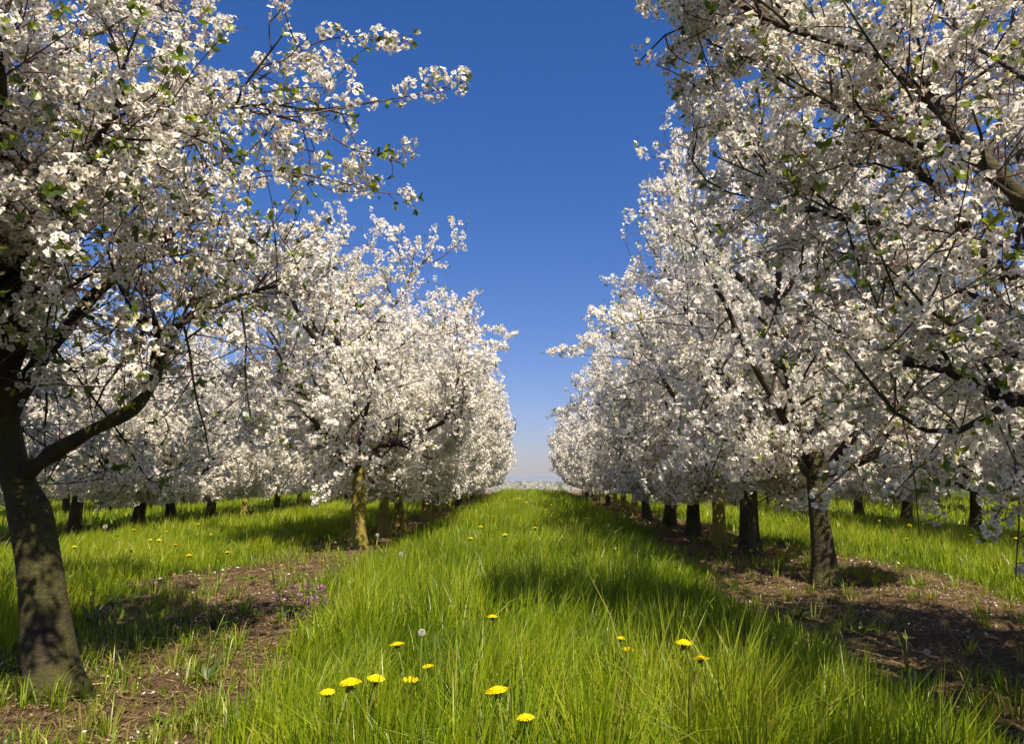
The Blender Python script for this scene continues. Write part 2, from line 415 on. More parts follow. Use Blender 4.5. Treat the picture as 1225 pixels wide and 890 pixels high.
def scatter(templates, pos, normal, scale, g, tone_shift=0.12):
    """copies of the templates, z axis along normal, baked into one mesh"""
    n = len(pos); pick = g.integers(0, len(templates), n)
    nz = normal / (np.linalg.norm(normal, axis=1)[:, None] + 1e-9)
    rv = g.normal(size=(n, 3)); ux = np.cross(rv, nz); ux /= np.linalg.norm(ux, axis=1)[:, None] + 1e-9; uy = np.cross(nz, ux)
    R = np.stack([ux, uy, nz], -1)
    V, F, A, Mi, off = [], [], [], [], 0
    for t, (tv, tf, ta, tm) in enumerate(templates):
        idx = np.nonzero(pick == t)[0]
        if not len(idx): continue
        v = np.einsum('nij,vj->nvi', R[idx] * scale[idx][:, None, None], tv) + pos[idx][:, None, :]
        f = tf[None] + (np.arange(len(idx)) * len(tv))[:, None, None] + off
        V.append(v.reshape(-1, 3)); F.append(f.reshape(-1, 3)); off += len(idx) * len(tv)
        A.append(np.clip(ta[None] + g.normal(0, tone_shift, (len(idx), 1)), 0, 1).ravel()); Mi.append(np.tile(tm, len(idx)))
    return np.concatenate(V), np.concatenate(F), np.concatenate(A), np.concatenate(Mi)

# ------------------------------------------------------------------ trees
class Tree:
    def __init__(self, seed, R, Rz, zc, fork, height, r0, lod, dens=1.0, zmin=0.55):
        self.g = np.random.default_rng(seed); self.rr = random.Random(seed)
        self.R, self.Rz, self.zc, self.fork, self.height, self.r0, self.lod, self.dens, self.zmin = R, Rz, zc, fork, height, r0, lod, dens, zmin
        self.centre = np.array((0, 0, zc)); self.rad = np.array((R, R, Rz))
        self.trunk = []; self.limbs = []; self.twigs = []; self.cp = []; self.cn = []; self.leaf_p = []; self.leaf_n = []
    def inside(self, p):
        return (((p - self.centre) / self.rad) ** 2).sum()
    def grow(self, p, d, L_, n, wob, trop, env=True):
        pts = [np.array(p, float)]; d = np.array(d, float); d /= np.linalg.norm(d); st = L_ / n
        for i in range(n):
            d = d + self.g.normal(0, wob, 3) + np.array((0, 0, trop))
            q = pts[-1] + d * st
            if env and self.inside(q) > 1:
                nv = (q - self.centre) / self.rad ** 2; nv /= np.linalg.norm(nv)
                d = d - nv * 0.55
            if q[2] < self.zmin: d[2] = abs(d[2]) * 0.6 + 0.1
            d /= np.linalg.norm(d); pts.append(pts[-1] + d * st)
        return np.array(pts)
    def side_dir(self, t, ang, az=None):
        u, w, t = frame_of(t); a = self.rr.uniform(0, 6.283) if az is None else az
        return math.cos(ang) * t + math.sin(ang) * (math.cos(a) * u + math.sin(a) * w)
    def bloom(self, pts, frm=0.0, gap=0.055, leafy_=0.3, r=0.0):
        seg = np.linalg.norm(np.diff(pts, axis=0), axis=1); cum = np.concatenate([[0], np.cumsum(seg)]); T = cum[-1]
        s = T * frm + self.rr.random() * gap; bare_ = self.rr.random() < 0.2
        while s < T:
            p = np.array([np.interp(s, cum, pts[:, k]) for k in range(3)])
            k = min(len(seg) - 1, int(np.searchsorted(cum, s)) - 1); t = pts[k + 1] - pts[k]
            nv = self.side_dir(t, 1.25); nv[2] += 0.25
            bare_ = (self.rr.random() < 0.72) if bare_ else (self.rr.random() < 0.10)
            if not bare_ and self.rr.random() < self.dens:
                self.cp.append(p + nv * (0.018 + r)); self.cn.append(nv)
            if self.rr.random() < leafy_ * 0.5: self.leaf_p.append(p + nv * 0.03); self.leaf_n.append(nv + t / np.linalg.norm(t) * 0.5)
            s += gap * self.rr.uniform(0.6, 1.5)
        if self.rr.random() < leafy_ + 0.35: self.leaf_p.append(pts[-1].copy()); self.leaf_n.append(pts[-1] - pts[-2])
    def twig(self, p, d, L_, r=0.0035, bloom_from=0.12, sub=True, trop=0.0, gap=0.055):
        pts = self.grow(p, d, L_, 6, 0.13, trop + 0.02)
        self.twigs.append((pts, np.linspace(r, r * 0.45, len(pts))))
        self.bloom(pts, bloom_from, gap)
        if sub and self.rr.random() < 0.75:
            k = self.rr.randint(2, 4); self.twig(pts[k], self.side_dir(pts[k + 1] - pts[k], 0.8), L_ * 0.55, r * 0.8, 0.05, False, trop, gap)
    def branch(self, holder, p, d, L_, r, trop=0.03, ntw=None, gap=0.055):
        n = max(5, int(L_ / 0.13)); pts = self.grow(p, d, L_, n, 0.12, trop)
        holder.append((pts, np.linspace(r, 0.0035, len(pts)) , 6))
        self.twigs_on(pts, ntw or max(4, int(L_ * 8.5)), gap=gap)
        self.bloom(pts, 0.35, gap)
    def hang(self, p0, p1, r=0.006, gap=0.055, trop=-0.02):
        """a side branch from the nearest limb point to p0, running towards p1"""
        best = min(((np.linalg.norm(l[0][0] - p0, axis=1).min(), i) for i, l in enumerate(self.limbs)))
        ln = self.limbs[best[1]][0][0]; k = int(np.linalg.norm(ln - p0, axis=1).argmin()); q = ln[k]
        self.branch(self.limbs[best[1]], q, p1 - q, np.linalg.norm(p1 - q), r, trop, gap=gap)
    def clear(self, pts, r):
        """keeps blossom, leaves and twigs off a thick bare bough"""
        far = lambda q: np.linalg.norm(pts - q, axis=1).min() > r
        k = [far(q) for q in self.cp]; self.cp = [a for a, b in zip(self.cp, k) if b]; self.cn = [a for a, b in zip(self.cn, k) if b]
        k = [far(q) for q in self.leaf_p]; self.leaf_p = [a for a, b in zip(self.leaf_p, k) if b]; self.leaf_n = [a for a, b in zip(self.leaf_n, k) if b]
    def whip(self, p, d, L_, frm, droop=-0.03):
        p = np.array(p); lines = np.concatenate([b[0][1:] for h in self.limbs for b in h]); p = lines[np.linalg.norm(lines - p, axis=1).argmin()]
        w = self.grow(p, d, L_, 14, 0.06, droop, False); self.twigs.append((w, np.linspace(0.007, 0.002, len(w)))); self.bloom(w, frm, 0.035, 0.5)
        for k in (10, 11, 12, 13): self.twig(w[k], self.side_dir(w[k + 1] - w[k], 0.7), 0.08, 0.002, 0.05, False, 0.0, 0.035)
    def twigs_on(self, pts, n, lo=0.12, gap=0.055, droop=0.0):
        for i in range(n):
            f = lo + (1 - lo) * (i + self.rr.random()) / n; k = min(len(pts) - 2, int(f * (len(pts) - 1)))
            d = self.side_dir(pts[k + 1] - pts[k], self.rr.uniform(0.6, 1.25)); d[2] += 0.12
            self.twig(pts[k], d, self.rr.uniform(0.25, 0.55), trop=self.rr.uniform(-0.10, 0.07) - droop, gap=gap)
    def limb_from(self, pts, r0, r1, nb, gap=0.055, blen=(0.55, 1.05), frm=0.22):
        """a limb along given points with its side branches"""
        holder = [(pts, np.linspace(r0, r1, len(pts)) * (1 + 0.10 * self.g.normal(size=len(pts)) * (r0 > 0.02)), 9)]
        for i in range(nb):
            f = frm + (1 - frm) * (i + self.rr.random() * 0.8) / nb; k = min(len(pts) - 2, int(f * (len(pts) - 1)))
            t = pts[k + 1] - pts[k]; d = self.side_dir(t, self.rr.uniform(0.55, 1.2)); d[2] += 0.12
            self.branch(holder, pts[k], d, self.rr.uniform(*blen) * (1.1 - 0.35 * f), max(0.006, np.interp(f, [0, 1], [r0, r1]) * 0.45), self.rr.uniform(-0.06, 0.09), gap=gap)
        self.twigs_on(pts, max(3, int(6 * 1)), 0.5, gap=gap)
        self.bloom(pts, 0.6, gap, r=r1)
        self.limbs.append(holder)
        return holder
    def auto(self, nlimb=8, lean=(0, 0), gap=0.055, open_az=None):
        g, rr = self.g, self.rr
        top = self.fork * 1.0
        zz = np.concatenate([[-0.12, 0.0, 0.04, 0.10, 0.2], np.linspace(0.35, top, 6)])
        tp = np.stack([lean[0] * zz + 0.02 * np.sin(zz * 3 + rr.random() * 6), lean[1] * zz + 0.02 * np.cos(zz * 2.6 + rr.random() * 6), zz], -1)
        tr = self.r0 * (1.0 - 0.22 * np.clip(zz, 0, 9) / top + 0.45 * np.exp(-np.clip(zz, 0, 9) / 0.10))
        tr[-1] *= 1.05
        self.trunk.append((tp, tr))
        # central leader
        ld = self.grow(tp[-2], (rr.uniform(-.25, .25), rr.uniform(-.25, .25), 1), self.height * 0.62 - top * 0.3, 10, 0.13, 0.10)
        lh = self.limb_from(ld, self.r0 * 0.62, 0.010, 9, gap)
        az = rr.random() * 6.28
        for i in range(nlimb):
            az += 2.4 + rr.uniform(-0.35, 0.35); f = i / nlimb
            if i < nlimb * 0.62: p = tp[-1] - np.array((0, 0, rr.uniform(0.02, 0.25)))
            else: p = ld[min(5, 1 + int(f * 5))]
            up = rr.uniform(0.15, 0.75) + f * 0.25
            d = np.array((math.cos(az), math.sin(az), up))
            L_ = self.R * rr.uniform(0.95, 1.25)
            pts = self.grow(p, d, L_, 11, 0.10, rr.uniform(-0.02, 0.09))
            self.limb_from(pts, self.r0 * rr.uniform(0.34, 0.5), 0.008, 8, gap)
        # low drooping skirt
        low = []; oa = open_az
        for h in self.limbs:
            ln = h[0][0]; rad = np.hypot(ln[:, 0], ln[:, 1])
            for k in range(2, len(ln) - 1):
                if rad[k] > 0.3 and ln[k][2] < self.fork + 1.0: low.append((h, ln[k]))
        for i in range(int(nlimb * (4.2 if self.lod < 2 else 3.2)) if low else 0):
            h, p = rr.choice(low); a = math.atan2(p[1], p[0]) + rr.uniform(-1.1, 1.1)
            if oa is not None and math.cos(a - oa) > 0.86: continue
            self.branch(h, p, (math.cos(a), math.sin(a), rr.uniform(-1.5, -0.3)), rr.uniform(0.7, 1.25), 0.007, -0.11, gap=gap)
    # ---- meshes
    def trunk_mesh(self, name, mat, sides=18):
        g = Geo(); s = self.rr.random() * 6
        for pts, r in self.trunk:
            lob = lambda i, a: 1 + 0.10 * np.cos(3 * a + s + 0.15 * i) * np.exp(-i * 0.16) + 0.09 * np.cos(5 * a + 2 * s) * np.exp(-i * 0.25) + 0.025 * np.sin(2 * a + i * 0.7)
            v, f = tube(pts, r, sides, lob); g.add(v, f)
        return g.mesh(name, [mat])
    def limb_mesh(self, name, holder, mat):
        g = Geo()
        for q, (pts, r, sd) in enumerate(holder):
            if self.lod == 2: sd = 4
            v, f = tube(pts, r, sd, None, True, 0.16 if sd > 6 else 0.0, q); g.add(v, f)
        return g.mesh(name, [mat])
    def twig_mesh(self, name):
        g = Geo(); sd = 5 if self.lod == 0 else 3
        for pts, r in self.twigs:
            if self.lod == 2: pts = pts[::2]; r = r[::2] * 1.3
            v, f = tube(pts, r, sd, None, False); g.add(v, f)
        return g.mesh(name, [M_TWIG])
    def bloom_mesh(self, name, sc=(0.8, 1.2)):
        n = len(self.cp); V, F, A, Mi = scatter(CT[self.lod], np.array(self.cp), np.array(self.cn), np.clip(self.g.normal(1.02, 0.17, n), 0.6, 1.4), self.g)
        return mesh_from_arrays(name, V, F, [M_PETAL, M_CENTRE], Mi, {'tone': A}, smooth=False)
    def leaf_mesh(self, name, sc=(0.7, 1.25)):
        n = len(self.leaf_p); V, F, A, Mi = scatter(LT[self.lod], np.array(self.leaf_p), np.array(self.leaf_n), self.g.uniform(*sc, n), self.g, 0.2)
        return mesh_from_arrays(name, V, F, [M_LEAF], None, {'tone': A}, smooth=False)

def assemble(t, loc, trunk_mat=M_BARK, rz=0.0, rich=True):
    """thing > trunk (> limb), crown (> twigs, leaves)"""
    root = empty('cherry_tree', loc, rz)
    tr = add_obj('trunk', t.trunk_mesh('trunk', trunk_mat, 22 if t.lod == 0 else 14), root)
    if rich:
        for h in t.limbs: add_obj('limb', t.limb_mesh('limb', h, M_LIMB), tr)
    else:
        add_obj('limbs', t.limb_mesh('limbs', [b for h in t.limbs for b in h], M_LIMB), tr)
    cr = add_obj('crown', t.bloom_mesh('crown'), root)
    add_obj('twigs', t.twig_mesh('twigs'), cr)
    add_obj('leaves', t.leaf_mesh('leaves'), cr)
    return root

KIDS = {}
def kids_of(o): return list(o.children)
def copy_tree(src, loc, rz, scale, parent=None):
    c = src.copy(); COL.objects.link(c)
    if parent is None:
        c.location = loc; c.rotation_euler = (0, 0, rz); c.scale = scale
    else:
        c.parent = parent; c.matrix_parent_inverse = src.matrix_parent_inverse.copy()
    for ch in KIDS.get(src.name) or kids_of(src): copy_tree(ch, loc, rz, scale, c)
    return c

# --- the near left tree, its main limbs drawn as in the photograph
def near_left():
    Y0 = 3.0
    base = at(60, 828, Y0); ox, oy = base[0], Y0
    O = np.array((ox, oy, 0.0))
    P = lambda px, py, dy=0.0: at(px, py, Y0 + dy) - O
    t = Tree(21, 1.75, 2.0, 2.55, 1.0, 4.6, 0.125, 0, 0.50, 0.85)
    c = [P(66, 850), P(65, 828), P(62, 800), P(56, 760), P(50, 700), P(43, 650), P(36, 615), P(27, 590), P(16, 560), P(8, 525), P(2, 490)]
    pts = smooth_line(c, 30)
    zz = pts[:, 2]
    r = np.interp(zz, [-0.1, 0.0, 0.06, 0.15, 0.35, 0.70, 0.76, 0.80, 0.86, 1.0, 1.3], [0.160, 0.130, 0.110, 0.098, 0.089, 0.083, 0.081, 0.074, 0.066, 0.062, 0.058])
    t.trunk.append((pts, r))
    # pruned stub on the shoulder
    t.trunk.append((smooth_line([P(38, 640), P(46, 622), P(52, 611)], 6), np.array((0.055, 0.055, 0.054, 0.050, 0.047, 0.036))))
    g1 = 0.062
    A = smooth_line([P(18, 575), P(60, 545, -0.05), P(100, 520, -0.08), P(140, 500, -0.1), P(165, 484, -0.1), P(184, 455, -0.08), P(188, 425, -0.05), P(192, 405, -0.02)], 20)
    t.limb_from(A, 0.037, 0.019, 4, 0.085, (0.35, 0.6), 0.72)
    A2 = smooth_line([A[-1], P(210, 392, 0), P(235, 378, 0.05), P(290, 352, 0.1), P(345, 340, 0.2)], 12); t.limb_from(A2, 0.020, 0.006, 5, g1, (0.4, 0.7))
    A3 = smooth_line([A[-1], P(186, 385, -0.05), P(160, 382, -0.12), P(140, 384, -0.2)], 6); t.limb_from(A3, 0.026, 0.014, 3, g1, (0.4, 0.6))
    B = smooth_line([P(6, 505), P(45, 435, 0.05), P(80, 392, 0.1), P(120, 345, 0.15), P(150, 325, 0.2), P(180, 300, 0.25), P(220, 262, 0.3), P(255, 215, 0.4)], 20)
    t.limb_from(B, 0.042, 0.010, 7, g1, (0.35, 0.7), 0.5)
    C = smooth_line([P(3, 495), P(-20, 400, -0.05), P(-30, 300, -0.15), P(-20, 200, -0.3), P(0, 110, -0.4)], 16)
    t.limb_from(C, 0.045, 0.014, 6, g1)
    D = smooth_line([C[-1], P(60, 118, -0.4), P(130, 127, -0.38), P(220, 110, -0.3), P(270, 128, -0.25), P(320, 125, -0.2), P(370, 132, -0.15)], 18); t.limb_from(D, 0.011, 0.004, 8, g1, (0.25, 0.55))
    E = smooth_line([C[-4], P(0, 150, -0.35), P(40, 90, -0.3), P(110, 40, -0.15), P(140, 12, 0), P(180, 5, 0.15), P(215, 15, 0.2)], 18); t.limb_from(E, 0.011, 0.005, 8, g1, (0.25, 0.5))
    F = smooth_line([P(3, 495), P(-40, 420, 0.3), P(-20, 300, 0.7), P(60, 180, 1.0), P(120, 90, 1.2), P(180, 20, 1.3)], 18); t.limb_from(F, 0.036, 0.008, 5, g1, (0.4, 0.7))
    G_ = smooth_line([P(3, 480), P(-100, 430, -0.2), P(-220, 330, -0.4), P(-300, 200, -0.5)], 12); t.limb_from(G_, 0.040, 0.008, 8, g1)
    Hh = smooth_line([P(10, 450), P(40, 350, 0.5), P(110, 270, 1.0), P(200, 215, 1.4), P(280, 190, 1.5)], 16); t.limb_from(Hh, 0.028, 0.008, 5, g1, (0.35, 0.6))
    I = smooth_line([P(3, 470), P(-60, 300, 0.1), P(-80, 100, 0.2), P(-60, -100, 0.3), P(-20, -260, 0.4)], 16); t.limb_from(I, 0.05, 0.008, 9, g1)
    J = smooth_line([I[7], P(0, -60, 0.2), P(50, -120, 0.4), P(90, -150, 0.6)], 12); t.limb_from(J, 0.022, 0.006, 8, g1)
    top = c[-1]                                            # boughs towards the camera side, beyond the frame, that shade the trunk
    for dx, dy, up in ((0.35, -1.25, 0.75), (0.0, -1.2, 0.45), (0.62, -1.0, 1.15), (0.95, -0.8, 1.0), (0.5, -0.6, 0.7), (0.45, -1.7, 1.2), (0.2, -1.65, 0.95), (0.75, -1.6, 1.35)):
        K = smooth_line([top, top + np.array((dx * .3, dy * .3, up * .55)), top + np.array((dx * .7, dy * .7, up * .9)), top + np.array((dx, dy, up * 1.05))], 14); t.limb_from(K, 0.036, 0.008, 9, 0.05, (0.4, 0.75))
    # long whips that reach out over the alley
    for ctrl, fr in (([D[9], P(300, 100, -0.25), P(360, 60, -0.2), P(400, 46, -0.2), P(450, 44, -0.15), P(490, 52, -0.15)], 0.62),
                     ([D[11], P(340, 140, -0.2), P(400, 131, -0.15), P(450, 122, -0.1), P(505, 112, -0.1), P(557, 98, -0.05)], 0.70),
                     ([D[12], P(370, 150, -0.1), P(420, 178, 0), P(450, 185, 0), P(480, 196, 0.05)], 0.2),
                     ([Hh[9], P(330, 210, 0.9), P(400, 228, 0.8), P(450, 230, 0.8), P(500, 236, 0.8)], 0.45),
                     ([B[14], P(260, 215, 0.2), P(330, 205, 0.15), P(390, 215, 0.1), P(440, 226, 0.1)], 0.55)):
        w = smooth_line(ctrl, 18); t.twigs.append((w, np.linspace(0.0055, 0.002, 18))); t.bloom(w, fr, 0.030, 0.5)
        for k in (12, 14, 15, 16): t.twig(w[k], t.side_dir(w[k + 1] - w[k], 0.8), 0.09, 0.0022, 0.05, False, 0.05, 0.035)
    # curtain of blossom hanging behind and below the big limb
    for px, py, dy, px2, py2 in ((60, 470, 0.5, 70, 600), (120, 450, 0.6, 130, 590), (230, 430, 0.3, 240, 540), (200, 500, 0.6, 215, 590), (30, 500, 0.5, 20, 590), (290, 380, 0.4, 330, 490), (120, 300, -0.2, 70, 420), (40, 260, -0.3, 20, 400), (-20, 330, -0.1, 0, 470)):
        p0 = P(px, py, dy); p1 = P(px2, py2, dy)
        t.hang(p0, p1, 0.006, g1)
    return t, (ox, oy, 0.0)

def near_right():
    x0, y0 = 2.9 * H, 2.55
    O = np.array((x0, y0, 0.0)); P = lambda px, py, dy=0.0: at(px, py, y0 + dy) - O
    t = Tree(33, 1.95, 2.2, 2.75, 1.05, 5.0, 0.125, 0, 0.70, 0.8)
    zz = np.array((-0.12, 0, 0.04, 0.1, 0.2, 0.4, 0.6, 0.8, 1.0, 1.15))
    t.trunk.append((np.stack([0.02 * np.sin(zz * 4), 0.015 * zz, zz], -1), 0.125 * (1 - 0.15 * zz + 0.45 * np.exp(-np.clip(zz, 0, 9) / 0.1))))
    g1 = 0.060
    top = np.array((0, 0, 1.05))
    T1 = smooth_line([top, P(1330, 400, -0.05), P(1290, 300, -0.1), P(1225, 240, -0.1), P(1180, 195, -0.1), P(1135, 150, -0.05), P(1115, 110, 0.0), P(1080, 60, 0.05)], 22); t.limb_from(T1, 0.044, 0.012, 8, g1, (0.45, 0.9), 0.4)
    T2 = smooth_line([top, P(1320, 440, 0.2), P(1260, 370, 0.3), P(1225, 345, 0.35), P(1170, 300, 0.4), P(1140, 245, 0.4), P(1090, 200, 0.5), P(1010, 150, 0.5)], 20); t.limb_from(T2, 0.052, 0.010, 9, g1)
    T3 = smooth_line([np.array((0, 0, 0.95)), P(1330, 478, -0.05), P(1270, 472, -0.1), P(1215, 478, -0.1), P(1175, 462, -0.05), P(1120, 440, 0), P(1060, 432, 0.1)], 16); t.limb_from(T3, 0.050, 0.010, 8, g1)
    T4 = smooth_line([T1[11], P(1160, 190, 0), P(1100, 175, 0.05), P(1030, 145, 0.1), P(960, 110, 0.2), P(890, 70, 0.3)], 14); t.limb_from(T4, 0.020, 0.006, 8, g1)
    T5 = smooth_line([T2[12], P(1090, 270, 0.5), P(1000, 260, 0.6), P(940, 230, 0.7), P(890, 170, 0.8)], 14); t.limb_from(T5, 0.020, 0.006, 8, g1)
    T6 = smooth_line([top, P(1320, 350, 0.5), P(1230, 200, 0.9), P(1160, 60, 1.2), P(1100, -40, 1.3), P(1060, -60, 1.3)], 18); t.limb_from(T6, 0.045, 0.008, 8, 0.075)
    T7 = smooth_line([T1[-6], P(1050, 70, 0.0), P(960, 40, -0.1), P(900, 15, -0.1), P(860, -10, 0)], 14); t.limb_from(T7, 0.018, 0.006, 8, 0.06)
    T8 = smooth_line([top, P(1340, 250, 0), P(1300, 50, 0), P(1230, -150, 0.1), P(1150, -300, 0.2)], 16); t.limb_from(T8, 0.045, 0.008, 6, 0.075)
    for a in (0.2, 1.1, 0.65, -0.3, 1.35):  # outer limbs; some are extra, out of view, added to shade the soil
        pts = t.grow(top, (math.cos(a), math.sin(a), 0.7), 1.9, 11, 0.1, 0.05); t.limb_from(pts, 0.042, 0.008, 9, 0.055)
    # whips towards the alley and pendulous lower twigs
    for ctrl, fr in (([T7[7], P(860, 20, 0), P(820, 8, 0), P(775, 12, 0.05)], 0.1), ([T5[9], P(860, 130, 0.5), P(820, 95, 0.4), P(785, 78, 0.4)], 0.1),
                     ([T5[-1], P(850, 150, 0.8), P(812, 130, 0.8)], 0.0), ([T4[-1], P(850, 95, 0.4), P(812, 110, 0.5)], 0.0)):
        w = smooth_line(ctrl, 14); t.twigs.append((w, np.linspace(0.005, 0.002, 14))); t.bloom(w, fr, 0.030, 0.5)
        for k in (5, 7, 9, 11, 12): t.twig(w[k], t.side_dir(w[k + 1] - w[k], 0.8), 0.14, 0.0022, 0.05, False, 0.05, 0.04)
    for px, py, dy, px2, py2 in ((1160, 440, 0.1, 1070, 590), (1200, 470, 0.0, 1215, 690), (1230, 470, -0.1, 1180, 640), (1110, 430, 0.1, 960, 610), (1060, 430, 0.3, 1100, 640), (1180, 300, 0.2, 1180, 450), (980, 280, 0.6, 950, 430), (1080, 280, 0.6, 1060, 420)):
        p0 = P(px, py, dy); p1 = P(px2, py2, dy); mid = (p0 + p1) / 2 + np.array((0.03, 0, -0.03))
        w = smooth_line([p0, mid, p1], 14); t.twigs.append((w, np.linspace(0.005, 0.002, 14))); t.bloom(w, 0.55, 0.10, 0.5)
        for k in (5, 8, 10, 12): t.twig(w[k], t.side_dir(w[k + 1] - w[k], 0.8), 0.16, 0.0022, 0.2, False, -0.05, 0.07)
    for px, py, dy in ((1130, 380, 0.2), (1060, 360, 0.4), (1180, 400, 0.1), (1210, 330, 0.1), (1000, 330, 0.5), (930, 300, 0.6)):
        p0 = P(px, py, dy); t.hang(p0, p0 + np.array((rnd.uniform(-.6, 0.15), rnd.uniform(-.3, .3), -0.15)), 0.006, g1)
    for off in (0.0, -0.2, -0.4, -0.6): t.clear(T1[4:15] + np.array((-0.06 * off, off, -0.12 * off)) , 0.19)
    t.clear(T2[6:15], 0.16); t.clear(T2[6:14] + np.array((0, -0.22, 0.02)), 0.12)
    return t, (x0, y0, 0.0)

TREES = 'cherry trees in blossom'
t, loc = near_left()
o = assemble(t, loc, M_BARK)
tag(o, 'nearest cherry tree at the left edge, thick dark trunk and long limb reaching right', 'tree', TREES)
print('near left clusters', len(t.cp))
t, loc = near_right()
o = assemble(t, loc, M_BARK)
tag(o, 'cherry tree at the right edge, trunk out of frame, dark limbs and white blossom overhead', 'tree', TREES)
print('near right clusters', len(t.cp))

# --- prototypes for the rows
PROTO = {}
def proto(key, seed, R, Rz, zc, fork, h, r0, lod, mat, gap, nl=8, dens=1.0, zmin=0.40, oa=None, whips=()):
    t = Tree(seed, R, Rz, zc, fork, h, r0, lod, dens, zmin); t.auto(nl, (rnd.uniform(-.06, .06), rnd.uniform(-.05, .05)), gap, oa)
    for w in whips: t.whip(*w)
    r = assemble(t, (0, 0, 0), mat, rich=(lod == 1)); PROTO[key] = [r, False]
    KIDS[r.name] = kids_of(r)
    for c in r.children: KIDS[c.name] = kids_of(c)
    print(key, len(t.cp), len(t.leaf_p))
for k, s in enumerate((41, 42, 43, 44)):
    proto(('mid', k), s, 1.75, 2.15, 2.5, 0.92, 4.5, 0.092 + 0.005 * k, 1, M_BARK, 0.064, 8, zmin=0.72 if k == 0 else 0.40, whips=(((-0.9, 0.1, 2.0), (-1, 0.1, 0.12), 1.35, 0.6), ((-0.9, -0.3, 1.75), (-1, -0.2, 0.1), 1.3, 0.65)) if k == 0 else (((-0.65, 1.0, 2.3), (-0.54, 0.84, 0.12), 1.0, 0.55), ((-0.6, 0.9, 1.6), (-0.54, 0.84, 0.05), 0.95, 0.6)) if k == 1 else ())
proto(('moss', 0), 51, 1.75, 2.15, 2.72, 1.08, 4.9, 0.092, 1, M_BARK_MOSS, 0.062, 12, oa=-1.53, whips=(((1.0, -0.4, 2.6), (0.92, -0.40, 0.30), 1.0, 0.45), ((1.0, -0.3, 2.2), (0.9, -0.35, 0.10), 0.95, 0.4)))
proto(('moss', 1), 52, 1.65, 2.05, 2.5, 0.92, 4.4, 0.080, 1, M_BARK_MOSS, 0.064, 8)
for k, s in enumerate((61, 62, 63)):
    proto(('far', k), s, 1.65, 2.15, 2.4, 0.9, 4.4, 0.080, 2, M_BARK_MOSS if k == 1 else M_BARK, 0.10, 7)

def place(key, x, y, rz, s, label, group=TREES):
    pr = PROTO[key]; z = float(terrain(x, y))
    if not pr[1]:
        pr[1] = True; o = pr[0]; o.location = (x, y, z); o.rotation_euler = (0, 0, rz); o.scale = s
        for q in (o,): pass
    else: o = copy_tree(pr[0], (x, y, z), rz, s)
    tag(o, label, 'tree', group)
    return o

left = [(10.1, 'moss', 0, 0.4, (1.12, 1.12, 1.16), 'cherry tree with sunlit yellow mossy trunk, second tree in the left row'),
        (12.1, 'moss', 1, 2.4, (1.05, 1.05, 1.14), 'cherry tree with slim shaded trunk, third from the camera in the left row'),
        (13.9, 'moss', 1, 4.1, (1.05, 1.05, 1.12), 'cherry tree with half lit trunk, fourth from the camera in the left row'),
        (16.6, 'moss', 0, 1.5, (1.05, 1.05, 1.12), 'cherry tree with shaded upper trunk, fifth from the camera in the left row'),
        (19.0, 'far', 1, 0.3, (1.05, 1.05, 1.12), 'cherry tree with sunlit stubby trunk, sixth from the camera in the left row'),
        (21.7, 'far', 1, 2.0, (1.05, 1.05, 1.12), 'cherry tree with sunlit stubby trunk, seventh from the camera in the left row')]
for d, kind, k, rz, s, lab in left: place((kind, k), ROWX['l1'] + rnd.uniform(-.05, .05), d * H, rz, s, lab)
right = [(7.0, 'mid', 0, 0.0, (1.06, 1.06, 1.22), 'cherry tree with dark flared trunk on bare soil, nearest whole tree on the right'),
         (9.5, 'mid', 1, 1.0, (1.18, 1.18, 1.2), 'cherry tree with dark straight trunk next behind the flared one, right row'),
         (10.9, 'moss', 1, 2.0, (1.16, 1.16, 1.2), 'cherry tree with partly sunlit brown trunk, third whole trunk in the right row'),
         (12.8, 'mid', 2, 3.0, (1.1, 1.1, 1.18), 'cherry tree with slim dark trunk, fourth whole trunk in the right row'),
         (14.9, 'mid', 3, 4.0, (1.1, 1.1, 1.16), 'cherry tree with short dark trunk, fifth whole trunk in the right row'),
         (17.4, 'mid', 0, 5.0, (1.1, 1.1, 1.16), 'cherry tree with thin shaded trunk, sixth whole trunk in the right row')]
for d, kind, k, rz, s, lab in right: place((kind, k), ROWX['r1'] + rnd.uniform(-.06, .06), d * H, rz, s, lab)
place(('mid', 2), ROWX['r1'] + 0.12, 0.75, 2.7, (1.0, 1.0, 1.1), 'cherry tree beside the camera on the right, wholly out of the frame')
place(('mid', 1), ROWX['l1'] - 0.1, -0.1, 1.7, (0.9, 0.9, 1), 'cherry tree beside the camera on the left, wholly out of the frame')
def fill(row, ds, label, group, jit=0.15):
    for i, d in enumerate(ds):
        sc = rnd.uniform(0.98, 1.10)
        place(('far', rnd.randrange(3)) if d > 15 else ('mid', rnd.randrange(4)), ROWX[row] + rnd.uniform(-jit, jit), d * H, rnd.uniform(0, 6.28), (sc, sc, sc * rnd.uniform(1.0, 1.12)), label, group)
fill('l1', np.arange(24.0, 37.5, 2.2), 'small distant blossoming cherry tree towards the far end of the left row', 'distant trees of the left row', 0.05)
fill('r1', np.arange(19.8, 37.6, 2.2), 'small distant blossoming cherry tree towards the far end of the right row', 'distant trees of the right row', 0.05)
place(('mid', 1), ROWX['l2'], 12.2 * H, 2.2, (1, 1, 1), 'cherry tree with dark trunk in the second left row, just right of the nearest trunk')
place(('mid', 2), ROWX['l2'], 15.4 * H, 0.7, (1, 1, 1), 'cherry tree with slender lit trunk in the second left row, behind the long dark limb')
place(('mid', 3), ROWX['l2'], 17.4 * H, 5.2, (1, 1, 1), 'cherry tree with dark stout trunk in the second left row behind sunny grass')
